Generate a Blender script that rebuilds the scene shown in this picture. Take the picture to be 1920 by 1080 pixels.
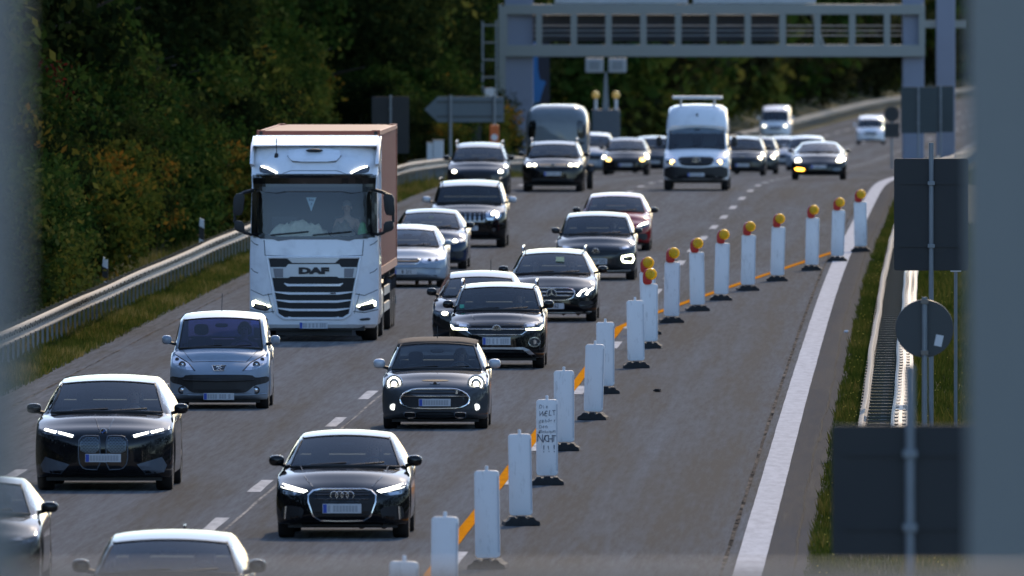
import bpy, bmesh, math, random
import numpy as np
from mathutils import Vector, Matrix
from mathutils.bvhtree import BVHTree
R = math.radians
for o in list(bpy.data.objects):
    bpy.data.objects.remove(o)
SC = bpy.context.scene
COL = SC.collection
# ------------------------------------------------------------------ camera, sky, sun, exposure
CAMH = 8.3
cam_d = bpy.data.cameras.new('camera')
cam = bpy.data.objects.new('camera', cam_d)
COL.objects.link(cam)
cam.location = (0, 0, CAMH)
cam.rotation_euler = (R(90 - 1.0966), 0, 0)
cam_d.sensor_width = 36
cam_d.lens = 675
cam_d.clip_start = 0.5
cam_d.clip_end = 20000
cam_d.dof.use_dof = True
cam_d.dof.focus_distance = 312
cam_d.dof.aperture_fstop = 6.2
SC.camera = cam
SUN_EL, SUN_AZ = 34.0, 11.0          # azimuth measured from +Y towards +X
world = bpy.data.worlds.new('World')
SC.world = world
world.use_nodes = True
wn = world.node_tree.nodes
wn.clear()
sky = wn.new('ShaderNodeTexSky')
sky.sky_type = 'NISHITA'
sky.sun_disc = False
sky.sun_elevation = R(SUN_EL)
sky.sun_rotation = R(SUN_AZ)
sky.air_density = 1.0
sky.dust_density = 0.6
sky.ozone_density = 2.0
bg = wn.new('ShaderNodeBackground')
bg.inputs['Strength'].default_value = 0.15
wo = wn.new('ShaderNodeOutputWorld')
world.node_tree.links.new(sky.outputs[0], bg.inputs['Color'])
world.node_tree.links.new(bg.outputs[0], wo.inputs['Surface'])
sun_d = bpy.data.lights.new('sun', 'SUN')
sun_d.energy = 2.3
sun_d.angle = R(0.55)
sun_d.color = (1.0, 0.75, 0.47)
sun = bpy.data.objects.new('sun', sun_d)
COL.objects.link(sun)
_dir = Vector((math.sin(R(SUN_AZ)) * math.cos(R(SUN_EL)), math.cos(R(SUN_AZ)) * math.cos(R(SUN_EL)), math.sin(R(SUN_EL))))
sun.rotation_euler = _dir.to_track_quat('Z', 'Y').to_euler()
sun.location = (60, 300, 120)
SC.view_settings.view_transform = 'Standard'
SC.view_settings.look = 'None'
SC.view_settings.exposure = 0.80
SC.view_settings.gamma = 1.0
SC.view_settings.use_white_balance = True      # camera set for the warm afternoon sun
SC.view_settings.white_balance_temperature = 6100
SC.view_settings.white_balance_tint = 10
SC.view_settings.use_curve_mapping = False
SC.render.engine = 'CYCLES'
SC.cycles.max_bounces = 8
SC.cycles.transparent_max_bounces = 16
SC.cycles.sample_clamp_indirect = 6.0

# ------------------------------------------------------------------ helpers
def tag(o, label=None, cat=None, group=None, kind=None):
    if label: o['label'] = label
    if cat: o['category'] = cat
    if group: o['group'] = group
    if kind: o['kind'] = kind
    return o

def empty(name, loc=(0, 0, 0), rz=0.0, parent=None):
    o = bpy.data.objects.new(name, None)
    COL.objects.link(o)
    o.location = loc
    o.rotation_euler = (0, 0, rz)
    o.parent = parent
    o.empty_display_size = 0.2
    return o

def add(name, mesh, parent=None, loc=None, rot=None, scale=None):
    o = bpy.data.objects.new(name, mesh)
    COL.objects.link(o)
    o.parent = parent
    if loc is not None: o.location = loc
    if rot is not None: o.rotation_euler = rot
    if scale is not None: o.scale = scale
    return o

def copy_tree(o, parent=None):
    c = o.copy()
    COL.objects.link(c)
    c.parent = parent
    for ch in list(o.children):
        copy_tree(ch, c)
    return c

class MB:
    def __init__(s):
        s.v = []; s.f = []
    def base(s): return len(s.v)
    def box(s, x0, x1, y0, y1, z0, z1):
        b = len(s.v)
        s.v += [(x0, y0, z0), (x1, y0, z0), (x1, y1, z0), (x0, y1, z0), (x0, y0, z1), (x1, y0, z1), (x1, y1, z1), (x0, y1, z1)]
        s.f += [(b, b + 3, b + 2, b + 1), (b + 4, b + 5, b + 6, b + 7), (b, b + 1, b + 5, b + 4), (b + 1, b + 2, b + 6, b + 5), (b + 2, b + 3, b + 7, b + 6), (b + 3, b, b + 4, b + 7)]
        return s
    def prism(s, poly, y0, y1, axis='y'):
        n = len(poly); b = len(s.v)
        def pt(p, y):
            if axis == 'y': return (p[0], y, p[1])
            if axis == 'x': return (y, p[0], p[1])
            return (p[0], p[1], y)
        s.v += [pt(p, y0) for p in poly] + [pt(p, y1) for p in poly]
        s.f.append(tuple(b + i for i in range(n)))
        s.f.append(tuple(b + n + i for i in reversed(range(n))))
        for i in range(n):
            j = (i + 1) % n
            s.f.append((b + i, b + n + i, b + n + j, b + j))
        return s
    def tube(s, path, r, n=8, cap=True, sx=1.0, sz=1.0):
        pts = [Vector(p) for p in path]
        b = len(s.v)
        m = len(pts)
        for i, p in enumerate(pts):
            t = (pts[min(i + 1, m - 1)] - pts[max(i - 1, 0)])
            if t.length < 1e-9: t = Vector((0, 0, 1))
            t.normalize()
            up = Vector((0, 1, 0)) if abs(t.y) < 0.9 else Vector((0, 0, 1))
            a = t.cross(up).normalized()
            c = a.cross(t).normalized()
            rr = r[i] if isinstance(r, (list, tuple)) else r
            for k in range(n):
                an = 2 * math.pi * k / n
                q = p + a * (math.cos(an) * rr * sx) + c * (math.sin(an) * rr * sz)
                s.v.append(tuple(q))
        for i in range(m - 1):
            for k in range(n):
                k2 = (k + 1) % n
                s.f.append((b + i * n + k, b + i * n + k2, b + (i + 1) * n + k2, b + (i + 1) * n + k))
        if cap:
            s.f.append(tuple(b + k for k in reversed(range(n))))
            s.f.append(tuple(b + (m - 1) * n + k for k in range(n)))
        return s
    def lathe(s, prof, n=20, axis='y', c=(0, 0, 0)):
        b = len(s.v)
        for (r, h) in prof:
            for k in range(n):
                a = 2 * math.pi * k / n
                if axis == 'y': q = (c[0] + r * math.cos(a), c[1] + h, c[2] + r * math.sin(a))
                elif axis == 'x': q = (c[0] + h, c[1] + r * math.cos(a), c[2] + r * math.sin(a))
                else: q = (c[0] + r * math.cos(a), c[1] + r * math.sin(a), c[2] + h)
                s.v.append(q)
        for i in range(len(prof) - 1):
            for k in range(n):
                k2 = (k + 1) % n
                s.f.append((b + i * n + k, b + i * n + k2, b + (i + 1) * n + k2, b + (i + 1) * n + k))
        s.f.append(tuple(b + k for k in range(n)))
        s.f.append(tuple(b + (len(prof) - 1) * n + k for k in range(n)))
        return s
    def blob(s, c, h, p=2.6, nu=18, nv=10):
        """superellipsoid with half sizes h"""
        b = len(s.v)
        def sg(x, e): return math.copysign(abs(x) ** e, x)
        e = 2.0 / p
        for i in range(nv + 1):
            t = -math.pi / 2 + math.pi * i / nv
            for k in range(nu):
                a = 2 * math.pi * k / nu
                s.v.append((c[0] + h[0] * sg(math.cos(t), e) * sg(math.cos(a), e), c[1] + h[1] * sg(math.cos(t), e) * sg(math.sin(a), e), c[2] + h[2] * sg(math.sin(t), e)))
        for i in range(nv):
            for k in range(nu):
                k2 = (k + 1) % nu
                s.f.append((b + i * nu + k, b + i * nu + k2, b + (i + 1) * nu + k2, b + (i + 1) * nu + k))
        return s
    def mesh(s, mat=None, smooth=False, bevel=0.0, name='mesh'):
        me = bpy.data.meshes.new(name)
        me.from_pydata([tuple(map(float, q)) for q in s.v], [], s.f)
        bm = bmesh.new(); bm.from_mesh(me)
        bmesh.ops.remove_doubles(bm, verts=bm.verts, dist=1e-5)
        if bevel > 0:
            ed = [e for e in bm.edges if len(e.link_faces) == 2 and e.calc_face_angle(0) > R(35)]
            bmesh.ops.bevel(bm, geom=ed, offset=bevel, segments=2, affect='EDGES', profile=0.6)
        bmesh.ops.recalc_face_normals(bm, faces=bm.faces)
        bm.to_mesh(me); bm.free()
        if smooth:
            for p in me.polygons: p.use_smooth = True
            try: me.set_sharp_from_angle(angle=R(42))
            except Exception: pass
        if mat: me.materials.append(mat)
        return me
    def build(s, name, mat, parent=None, smooth=False, bevel=0.0, **k):
        return add(name, s.mesh(mat, smooth, bevel, name), parent, **k)

def npmesh(name, V, F, mat=None, attr=None, smooth=False):
    """V (n,3), F (m,k) arrays with constant k"""
    me = bpy.data.meshes.new(name)
    V = np.asarray(V, dtype=np.float32); F = np.asarray(F, dtype=np.int32)
    m, k = F.shape
    me.vertices.add(len(V)); me.vertices.foreach_set('co', V.ravel())
    me.loops.add(m * k); me.loops.foreach_set('vertex_index', F.ravel())
    me.polygons.add(m)
    me.polygons.foreach_set('loop_start', np.arange(0, m * k, k, dtype=np.int32))
    me.polygons.foreach_set('loop_total', np.full(m, k, dtype=np.int32))
    if attr is not None:
        a = me.attributes.new('tint', 'FLOAT', 'POINT')
        a.data.foreach_set('value', np.asarray(attr, dtype=np.float32))
    me.update(calc_edges=True); me.validate()
    if smooth: me.polygons.foreach_set('use_smooth', np.ones(m, dtype=bool))
    if mat: me.materials.append(mat)
    return me

def chaikin(poly, n=2, closed=True):
    for _ in range(n):
        out = []
        m = len(poly)
        rng = range(m) if closed else range(m - 1)
        if not closed: out.append(poly[0])
        for i in rng:
            a, b = poly[i], poly[(i + 1) % m]
            out.append((a[0] * .8 + b[0] * .2, a[1] * .8 + b[1] * .2))
            out.append((a[0] * .2 + b[0] * .8, a[1] * .2 + b[1] * .8))
        if not closed: out.append(poly[-1])
        poly = out
    return poly

def circ(cx, cz, r, n=18, rz=None):
    rz = rz or r
    return [(cx + r * math.cos(2 * math.pi * i / n), cz + rz * math.sin(2 * math.pi * i / n)) for i in range(n)]

def text_mesh(txt, size, mat, align='CENTER', bold=0.0, ext=0.002, shear=0.0):
    cu = bpy.data.curves.new('lettering', 'FONT')
    cu.body = txt; cu.size = size; cu.align_x = align; cu.align_y = 'CENTER'
    cu.extrude = ext; cu.offset = bold; cu.shear = shear; cu.resolution_u = 3
    o = bpy.data.objects.new('lettering', cu); COL.objects.link(o)
    dg = bpy.context.evaluated_depsgraph_get(); dg.update()
    me = bpy.data.meshes.new_from_object(o.evaluated_get(dg))
    bpy.data.objects.remove(o); bpy.data.curves.remove(cu)
    me.materials.clear(); me.materials.append(mat)
    # lie in the XZ plane, readable from -Y
    me.transform(Matrix.Rotation(R(90), 4, 'X'))
    return me

# ------------------------------------------------------------------ road geometry (distance d along +Y, v across)
def hermite(pts):
    xs = [p[0] for p in pts]; ys = [p[1] for p in pts]
    n = len(xs)
    ms = []
    for i in range(n):
        a = max(i - 1, 0); b = min(i + 1, n - 1)
        ms.append((ys[b] - ys[a]) / (xs[b] - xs[a]))
    def f(x):
        if x <= xs[0]: return ys[0] + ms[0] * (x - xs[0])
        if x >= xs[-1]: return ys[-1] + ms[-1] * (x - xs[-1])
        i = 0
        while xs[i + 1] < x: i += 1
        h = xs[i + 1] - xs[i]; t = (x - xs[i]) / h
        return ((2 * t ** 3 - 3 * t * t + 1) * ys[i] + (t ** 3 - 2 * t * t + t) * h * ms[i] + (-2 * t ** 3 + 3 * t * t) * ys[i + 1] + (t ** 3 - t * t) * h * ms[i + 1])
    return f
XR = hermite([(-100, -4.6), (0, -2.4), (243, 2.97), (350, 5.3), (453, 7.64), (540, 9.85), (625, 12.07), (760, 15.55), (900, 19.1), (1216, 29.3), (1300, 33.6), (1500, 45), (1800, 67), (2200, 106), (2600, 155)])
ZR = hermite([(-100, 0), (0, 0), (300, 0), (450, 0), (540, 0), (600, -.06), (650, -.5), (745, -1.6), (800, -2.2), (1000, -4.4), (1216, -5.9), (1300, -6.0), (1500, -6.2), (1800, -7.4), (2200, -9.5), (2600, -11)])
def P(d, v, z=0.0): return (XR(d) + v, d, ZR(d) + z)
def heading(d): return -math.atan((XR(d + 3) - XR(d - 3)) / 6.0)

# ------------------------------------------------------------------ materials
MATS = {}
def nodes_of(m):
    m.use_nodes = True
    nt = m.node_tree
    return nt, nt.nodes, nt.links, nt.nodes['Principled BSDF']
def mat(name, col, rough=0.5, metal=0.0, coat=0.0, var=0.0, vscale=8.0, spec=0.5, emit=None, estr=0.0, bump=0.0, bscale=60.0, coat_rough=0.03):
    if name in MATS: return MATS[name]
    m = bpy.data.materials.new(name)
    nt, N, L, b = nodes_of(m)
    b.inputs['Base Color'].default_value = (*col, 1)
    b.inputs['Roughness'].default_value = rough
    b.inputs['Metallic'].default_value = metal
    b.inputs['Coat Weight'].default_value = coat
    b.inputs['Coat Roughness'].default_value = coat_rough
    b.inputs['Specular IOR Level'].default_value = spec
    if emit:
        b.inputs['Emission Color'].default_value = (*emit, 1)
        b.inputs['Emission Strength'].default_value = estr
    if var > 0 or bump > 0:
        tc = N.new('ShaderNodeTexCoord')
        nz = N.new('ShaderNodeTexNoise'); nz.inputs['Scale'].default_value = vscale; nz.inputs['Detail'].default_value = 5
        L.new(tc.outputs['Object'], nz.inputs['Vector'])
        if var > 0:
            mx = N.new('ShaderNodeMix'); mx.data_type = 'RGBA'
            mx.inputs[6].default_value = (*[c * (1 - var) for c in col], 1)
            mx.inputs[7].default_value = (*[min(1, c * (1 + var)) for c in col], 1)
            L.new(nz.outputs['Fac'], mx.inputs[0]); L.new(mx.outputs[2], b.inputs['Base Color'])
            mr = N.new('ShaderNodeMapRange'); mr.inputs[3].default_value = max(0, rough - .08); mr.inputs[4].default_value = min(1, rough + .1)
            L.new(nz.outputs['Fac'], mr.inputs[0]); L.new(mr.outputs[0], b.inputs['Roughness'])
        if bump > 0:
            n2 = N.new('ShaderNodeTexNoise'); n2.inputs['Scale'].default_value = bscale; n2.inputs['Detail'].default_value = 4
            L.new(tc.outputs['Object'], n2.inputs['Vector'])
            bp = N.new('ShaderNodeBump'); bp.inputs['Strength'].default_value = bump; bp.inputs['Distance'].default_value = .02
            L.new(n2.outputs['Fac'], bp.inputs['Height']); L.new(bp.outputs[0], b.inputs['Normal'])
    MATS[name] = m
    return m
def paint(name, col, metal=0.0):
    """car paint under clear coat, with road film"""
    if name in MATS: return MATS[name]
    m = bpy.data.materials.new(name)
    nt, N, L, b = nodes_of(m)
    b.inputs['Roughness'].default_value = .5
    b.inputs['Specular IOR Level'].default_value = 0.0
    b.inputs['Metallic'].default_value = metal
    b.inputs['Coat Weight'].default_value = 1.0
    b.inputs['Coat IOR'].default_value = 1.42
    b.inputs['Coat Roughness'].default_value = .045
    tc = N.new('ShaderNodeTexCoord')
    n1 = N.new('ShaderNodeTexNoise'); n1.inputs['Scale'].default_value = 5; n1.inputs['Detail'].default_value = 6
    L.new(tc.outputs['Object'], n1.inputs['Vector'])
    cr = N.new('ShaderNodeValToRGB'); cr.color_ramp.elements[0].position = .5; cr.color_ramp.elements[1].position = .8
    cr.color_ramp.elements[0].color = (0, 0, 0, 1); cr.color_ramp.elements[1].color = (.16, .16, .16, 1)
    L.new(n1.outputs['Fac'], cr.inputs['Fac'])
    mx = N.new('ShaderNodeMix'); mx.data_type = 'RGBA'
    mx.inputs[6].default_value = (*col, 1); mx.inputs[7].default_value = (.07, .066, .06, 1)
    L.new(cr.outputs['Color'], mx.inputs[0]); L.new(mx.outputs[2], b.inputs['Base Color'])
    mr = N.new('ShaderNodeMapRange'); mr.inputs[3].default_value = .03; mr.inputs[4].default_value = .09
    L.new(n1.outputs['Fac'], mr.inputs[0]); L.new(mr.outputs[0], b.inputs['Coat Roughness'])
    MATS[name] = m
    return m
def glass(name, tint=(.55, .68, .72), refl=1.0):
    if name in MATS: return MATS[name]
    m = bpy.data.materials.new(name)
    m.use_nodes = True
    N = m.node_tree.nodes; L = m.node_tree.links
    N.clear()
    out = N.new('ShaderNodeOutputMaterial')
    tr = N.new('ShaderNodeBsdfTransparent'); tr.inputs[0].default_value = (*tint, 1)
    gl = N.new('ShaderNodeBsdfGlossy'); gl.inputs['Roughness'].default_value = .03; gl.inputs[0].default_value = (refl, refl, refl, 1)
    fr = N.new('ShaderNodeFresnel'); fr.inputs[0].default_value = 1.62
    mx = N.new('ShaderNodeMixShader')
    L.new(fr.outputs[0], mx.inputs[0]); L.new(tr.outputs[0], mx.inputs[1]); L.new(gl.outputs[0], mx.inputs[2]); L.new(mx.outputs[0], out.inputs[0])
    MATS[name] = m
    return m
GL = glass('car_glass', (.76, .86, .89))
GLP = glass('violet_glass', (.36, .38, .74))
LENS = glass('lamp_glass', (.85, .88, .9))
BLK = mat('black_plastic', (.012, .012, .013), .55, var=.3)
GBLK = mat('gloss_black', (.006, .006, .007), .15, coat=.6)
MESHB = mat('grille_black', (.007, .007, .008), .6)
RUB = mat('tyre_rubber', (.016, .016, .017), .85, var=.3, vscale=20)
CHR = mat('chrome', (.62, .63, .65), .16, 1.0)
SLV = mat('silver_plastic', (.42, .43, .45), .35, .6)
RIM = mat('rim_alloy', (.28, .28, .3), .35, .9)
REFL = mat('lamp_reflector', (.5, .52, .56), .12, .9)
DLAMP = mat('lamp_dark', (.05, .055, .065), .12, .3, coat=1.0)
DRL = mat('lamp_white_lit', (.9, .9, .85), .4, emit=(1, .95, .78), estr=4.5)
DRLG = mat('lamp_pale_lit', (.9, .9, .7), .4, emit=(1, .98, .62), estr=5)
LOWB = mat('lamp_beam_lit', (.9, .9, .85), .4, emit=(1, .90, .62), estr=7)
AMB = mat('lamp_amber_lit', (.9, .5, .1), .4, emit=(1, .42, .03), estr=7)
WARM = mat('lamp_warm_lit', (.9, .7, .3), .4, emit=(1, .62, .16), estr=4)
INTR = mat('interior_trim', (.045, .046, .05), .75, var=.3)
SEATM = mat('seat_fabric', (.075, .075, .078), .85, var=.3, vscale=30)
PLATE = mat('plate_white', (.55, .56, .58), .4, var=.12, vscale=40)
PLATEB = mat('plate_blue', (.02, .07, .42), .4)
INK = mat('plate_ink', (.015, .015, .018), .5)
STEEL = mat('galvanised_steel', (.22, .195, .16), .75, .05, var=.2, vscale=3, bump=.15, bscale=30)
STEELD = mat('weathered_steel', (.24, .26, .27), .6, .3, var=.2, vscale=4)
# ------------------------------------------------------------------ surface materials of the setting
def asphalt_mat(name, base, light):
    m = bpy.data.materials.new(name)
    nt, N, L, b = nodes_of(m)
    uv = N.new('ShaderNodeUVMap'); uv.uv_map = 'road'
    sep = N.new('ShaderNodeSeparateXYZ'); L.new(uv.outputs[0], sep.inputs[0])
    # long streaks along the lane
    mp = N.new('ShaderNodeMapping'); mp.inputs['Scale'].default_value = (2.6, .035, 1); L.new(uv.outputs[0], mp.inputs['Vector'])
    n1 = N.new('ShaderNodeTexNoise'); n1.inputs['Scale'].default_value = 1; n1.inputs['Detail'].default_value = 6; n1.inputs['Roughness'].default_value = .6
    L.new(mp.outputs[0], n1.inputs['Vector'])
    # wide patches
    mp2 = N.new('ShaderNodeMapping'); mp2.inputs['Scale'].default_value = (.35, .03, 1); L.new(uv.outputs[0], mp2.inputs['Vector'])
    n2 = N.new('ShaderNodeTexNoise'); n2.inputs['Scale'].default_value = 1; n2.inputs['Detail'].default_value = 3
    L.new(mp2.outputs[0], n2.inputs['Vector'])
    # fine grain, elongated
    mp3 = N.new('ShaderNodeMapping'); mp3.inputs['Scale'].default_value = (11, .30, 1); mp3.inputs['Rotation'].default_value = (0, 0, R(2)); L.new(uv.outputs[0], mp3.inputs['Vector'])
    n3 = N.new('ShaderNodeTexNoise'); n3.inputs['Scale'].default_value = 1; n3.inputs['Detail'].default_value = 4; n3.inputs['Roughness'].default_value = .7
    L.new(mp3.outputs[0], n3.inputs['Vector'])
    # polished wheel tracks: two per 3.75 m lane
    ml = N.new('ShaderNodeMath'); ml.operation = 'MULTIPLY'; ml.inputs[1].default_value = 2 * math.pi * 2 / 3.75; L.new(sep.outputs[0], ml.inputs[0])
    cs = N.new('ShaderNodeMath'); cs.operation = 'COSINE'; L.new(ml.outputs[0], cs.inputs[0])
    def mad(a, k, c=None):
        q = N.new('ShaderNodeMath'); q.operation = 'MULTIPLY_ADD'; L.new(a, q.inputs[0]); q.inputs[1].default_value = k
        if c is None: q.inputs[2].default_value = 0
        else: L.new(c, q.inputs[2])
        return q.outputs[0]
    s = mad(n1.outputs['Fac'], .8)
    s = mad(n2.outputs['Fac'], .55, s)
    s = mad(n3.outputs['Fac'], .95, s)
    s = mad(cs.outputs[0], .07, s)
    lane = N.new('ShaderNodeMapRange'); lane.inputs[1].default_value = -4.3; lane.inputs[2].default_value = -3.7; L.new(sep.outputs[0], lane.inputs[0])
    s = mad(lane.outputs[0], -.11, s)      # the closed lane is less polished
    mr = N.new('ShaderNodeMapRange'); mr.inputs[1].default_value = .84; mr.inputs[2].default_value = 1.40; L.new(s, mr.inputs[0])
    mx = N.new('ShaderNodeMix'); mx.data_type = 'RGBA'; mx.inputs[6].default_value = (*base, 1); mx.inputs[7].default_value = (*light, 1)
    L.new(mr.outputs[0], mx.inputs[0]); L.new(mx.outputs[2], b.inputs['Base Color'])
    rr = N.new('ShaderNodeMapRange'); rr.inputs[3].default_value = .72; rr.inputs[4].default_value = .9; L.new(mr.outputs[0], rr.inputs[0]); L.new(rr.outputs[0], b.inputs['Roughness'])
    b.inputs['Specular IOR Level'].default_value = .10
    b.inputs['Roughness'].default_value = .9
    bp = N.new('ShaderNodeBump'); bp.inputs['Strength'].default_value = .35; bp.inputs['Distance'].default_value = .008
    L.new(n3.outputs['Fac'], bp.inputs['Height']); L.new(bp.outputs[0], b.inputs['Normal'])
    # coarse stone surface: mostly diffuse, a little sheen
    df = N.new('ShaderNodeBsdfDiffuse'); L.new(mx.outputs[2], df.inputs[0]); df.inputs[1].default_value = 1.0
    ms = N.new('ShaderNodeMixShader'); ms.inputs[0].default_value = .70
    L.new(b.outputs[0], ms.inputs[1]); L.new(df.outputs[0], ms.inputs[2]); L.new(ms.outputs[0], N['Material Output'].inputs[0])
    return m
def ground_mat():
    m = bpy.data.materials.new('verge_soil_and_grass')
    nt, N, L, b = nodes_of(m)
    tc = N.new('ShaderNodeTexCoord')
    n1 = N.new('ShaderNodeTexNoise'); n1.inputs['Scale'].default_value = .6; n1.inputs['Detail'].default_value = 8
    n2 = N.new('ShaderNodeTexNoise'); n2.inputs['Scale'].default_value = 9; n2.inputs['Detail'].default_value = 4
    L.new(tc.outputs['Object'], n1.inputs['Vector']); L.new(tc.outputs['Object'], n2.inputs['Vector'])
    cr = N.new('ShaderNodeValToRGB')
    e = cr.color_ramp.elements
    e[0].position = .3; e[0].color = (.022, .030, .010, 1)
    e[1].position = .7; e[1].color = (.075, .068, .028, 1)
    ad = N.new('ShaderNodeMath'); ad.operation = 'MULTIPLY_ADD'; ad.inputs[1].default_value = .4; L.new(n2.outputs['Fac'], ad.inputs[0])
    s2 = N.new('ShaderNodeMath'); s2.operation = 'MULTIPLY'; s2.inputs[1].default_value = .6; L.new(n1.outputs['Fac'], s2.inputs[0]); L.new(s2.outputs[0], ad.inputs[2])
    L.new(ad.outputs[0], cr.inputs[0]); L.new(cr.outputs[0], b.inputs['Base Color'])
    b.inputs['Roughness'].default_value = .95; b.inputs['Specular IOR Level'].default_value = .1
    bp = N.new('ShaderNodeBump'); bp.inputs['Strength'].default_value = .8; bp.inputs['Distance'].default_value = .1
    L.new(n2.outputs['Fac'], bp.inputs['Height']); L.new(bp.outputs[0], b.inputs['Normal'])
    return m
def line_mat(name, col, worn, amount):
    m = bpy.data.materials.new(name)
    nt, N, L, b = nodes_of(m)
    tc = N.new('ShaderNodeTexCoord')
    mp = N.new('ShaderNodeMapping'); mp.inputs['Scale'].default_value = (6, .8, 1); L.new(tc.outputs['Object'], mp.inputs['Vector'])
    n1 = N.new('ShaderNodeTexNoise'); n1.inputs['Scale'].default_value = 1; n1.inputs['Detail'].default_value = 7; n1.inputs['Roughness'].default_value = .7
    L.new(mp.outputs[0], n1.inputs['Vector'])
    cr = N.new('ShaderNodeValToRGB'); cr.color_ramp.elements[0].position = amount; cr.color_ramp.elements[1].position = amount + .25
    cr.color_ramp.elements[0].color = (*worn, 1); cr.color_ramp.elements[1].color = (*col, 1)
    L.new(n1.outputs['Fac'], cr.inputs[0]); L.new(cr.outputs[0], b.inputs['Base Color'])
    b.inputs['Roughness'].default_value = .95; b.inputs['Specular IOR Level'].default_value = 0
    return m
def leaf_mat(name, stops, trans=.22):
    m = bpy.data.materials.new(name)
    m.use_nodes = True
    N = m.node_tree.nodes; L = m.node_tree.links
    N.clear()
    out = N.new('ShaderNodeOutputMaterial')
    at = N.new('ShaderNodeAttribute'); at.attribute_name = 'tint'
    oi = N.new('ShaderNodeObjectInfo')
    ad = N.new('ShaderNodeMath'); ad.operation = 'MULTIPLY_ADD'; ad.inputs[1].default_value = .30; L.new(oi.outputs['Random'], ad.inputs[0]); 
    sb = N.new('ShaderNodeMath'); sb.operation = 'SUBTRACT'; sb.inputs[1].default_value = .15; L.new(at.outputs['Fac'], sb.inputs[0]); L.new(sb.outputs[0], ad.inputs[2])
    cr = N.new('ShaderNodeValToRGB')
    el = cr.color_ramp.elements
    el[0].position = stops[0][0]; el[0].color = (*stops[0][1], 1)
    el[1].position = stops[-1][0]; el[1].color = (*stops[-1][1], 1)
    for p, c in stops[1:-1]:
        e = el.new(p); e.color = (*c, 1)
    L.new(ad.outputs[0], cr.inputs[0])
    df = N.new('ShaderNodeBsdfDiffuse'); tl = N.new('ShaderNodeBsdfTranslucent')
    L.new(cr.outputs[0], df.inputs[0]); L.new(cr.outputs[0], tl.inputs[0])
    mx = N.new('ShaderNodeMixShader'); mx.inputs[0].default_value = trans
    L.new(df.outputs[0], mx.inputs[1]); L.new(tl.outputs[0], mx.inputs[2]); L.new(mx.outputs[0], out.inputs[0])
    return m
ASPH = asphalt_mat('asphalt', (.034, .0355, .038), (.172, .174, .178))
ASPH2 = asphalt_mat('asphalt_dark', (.036, .037, .041), (.072, .072, .077))
GROUND = ground_mat()
WLINE = line_mat('white_line_paint', (.50, .505, .52), (.39, .39, .40), .34)
WDASH = line_mat('white_dash_paint', (.50, .50, .50), (.32, .32, .32), .36)
OLINE = line_mat('orange_line_paint', (.52, .20, .008), (.38, .15, .012), .3)
SEAM = line_mat('joint_sealant', (.42, .39, .35), (.12, .12, .12), .40)
CRACK = mat('crack_tar', (.006, .006, .006), .9, spec=.05)
SEAM2 = line_mat('edge_crack', (.20, .175, .145), (.02, .02, .02), .40)

def strip(name, dl, v0, v1, z, m, parent=None, jit=0.0, seed=0):
    """ribbon laid along the road between two lateral offsets (numbers or functions of d)"""
    rnd = random.Random(seed)
    f0 = v0 if callable(v0) else (lambda d: v0)
    f1 = v1 if callable(v1) else (lambda d: v1)
    V = []; F = []; UV = []
    for d in dl:
        a = f0(d) + rnd.uniform(-jit, jit); c = f1(d) + rnd.uniform(-jit, jit)
        V += [P(d, a, z), P(d, c, z)]; UV += [(a, d), (c, d)]
    for i in range(len(dl) - 1):
        F.append((2 * i, 2 * i + 1, 2 * i + 3, 2 * i + 2))
    me = npmesh(name, V, F, m, smooth=False)
    ul = me.uv_layers.new(name='road')
    li = np.zeros(len(me.loops), dtype=np.int32); me.loops.foreach_get('vertex_index', li)
    ul.data.foreach_set('uv', np.asarray(UV, dtype=np.float32)[li].ravel())
    return add(name, me, parent)
def drange(a, b, s):
    n = max(1, int(round((b - a) / s)))
    return [a + (b - a) * i / n for i in range(n + 1)]

# ground sheet out to the horizon, with a wooded bank rising on the left
vs = [-3000, -1200, -500, -200, -90, -50, -32, -24, -19, -16.2, -14.6, -13.7, -7, 0, .7, 2.0, 3.4, 7, 12, 18, 26, 40, 80, 200, 600, 1500, 4000]
def bank(v):
    if v < -17: return min(16.0, (-17 - v) * .34)
    if v > 30: return min(6.0, (v - 30) * .10)
    return 0
dl = drange(-300, 700, 20) + drange(725, 2600, 25) + [3000, 3600, 4500, 6000, 9000, 14000]
V = []; F = []
for d in dl:
    for v in vs:
        dd = min(d, 2600)
        x = XR(dd) + v
        V.append((x, d, ZR(dd) - .05 + bank(v)))
n = len(vs)
for i in range(len(dl) - 1):
    for j in range(n - 1):
        F.append((i * n + j, i * n + j + 1, (i + 1) * n + j + 1, (i + 1) * n + j))
tag(add('ground', npmesh('ground', V, F, GROUND, smooth=True)), kind='structure')
DL = drange(-100, 700, 10) + drange(712, 2600, 16)
road = tag(strip('road', DL, -13.95, -.19, 0.0, ASPH), kind='structure')
tag(strip('road_margin', DL, -.19, .82, 0.0, ASPH2), kind='structure')
# opposite carriageway beyond the median
tag(strip('opposite_road', DL, 5.6, 18.5, -.012, ASPH), kind='structure')
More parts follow.
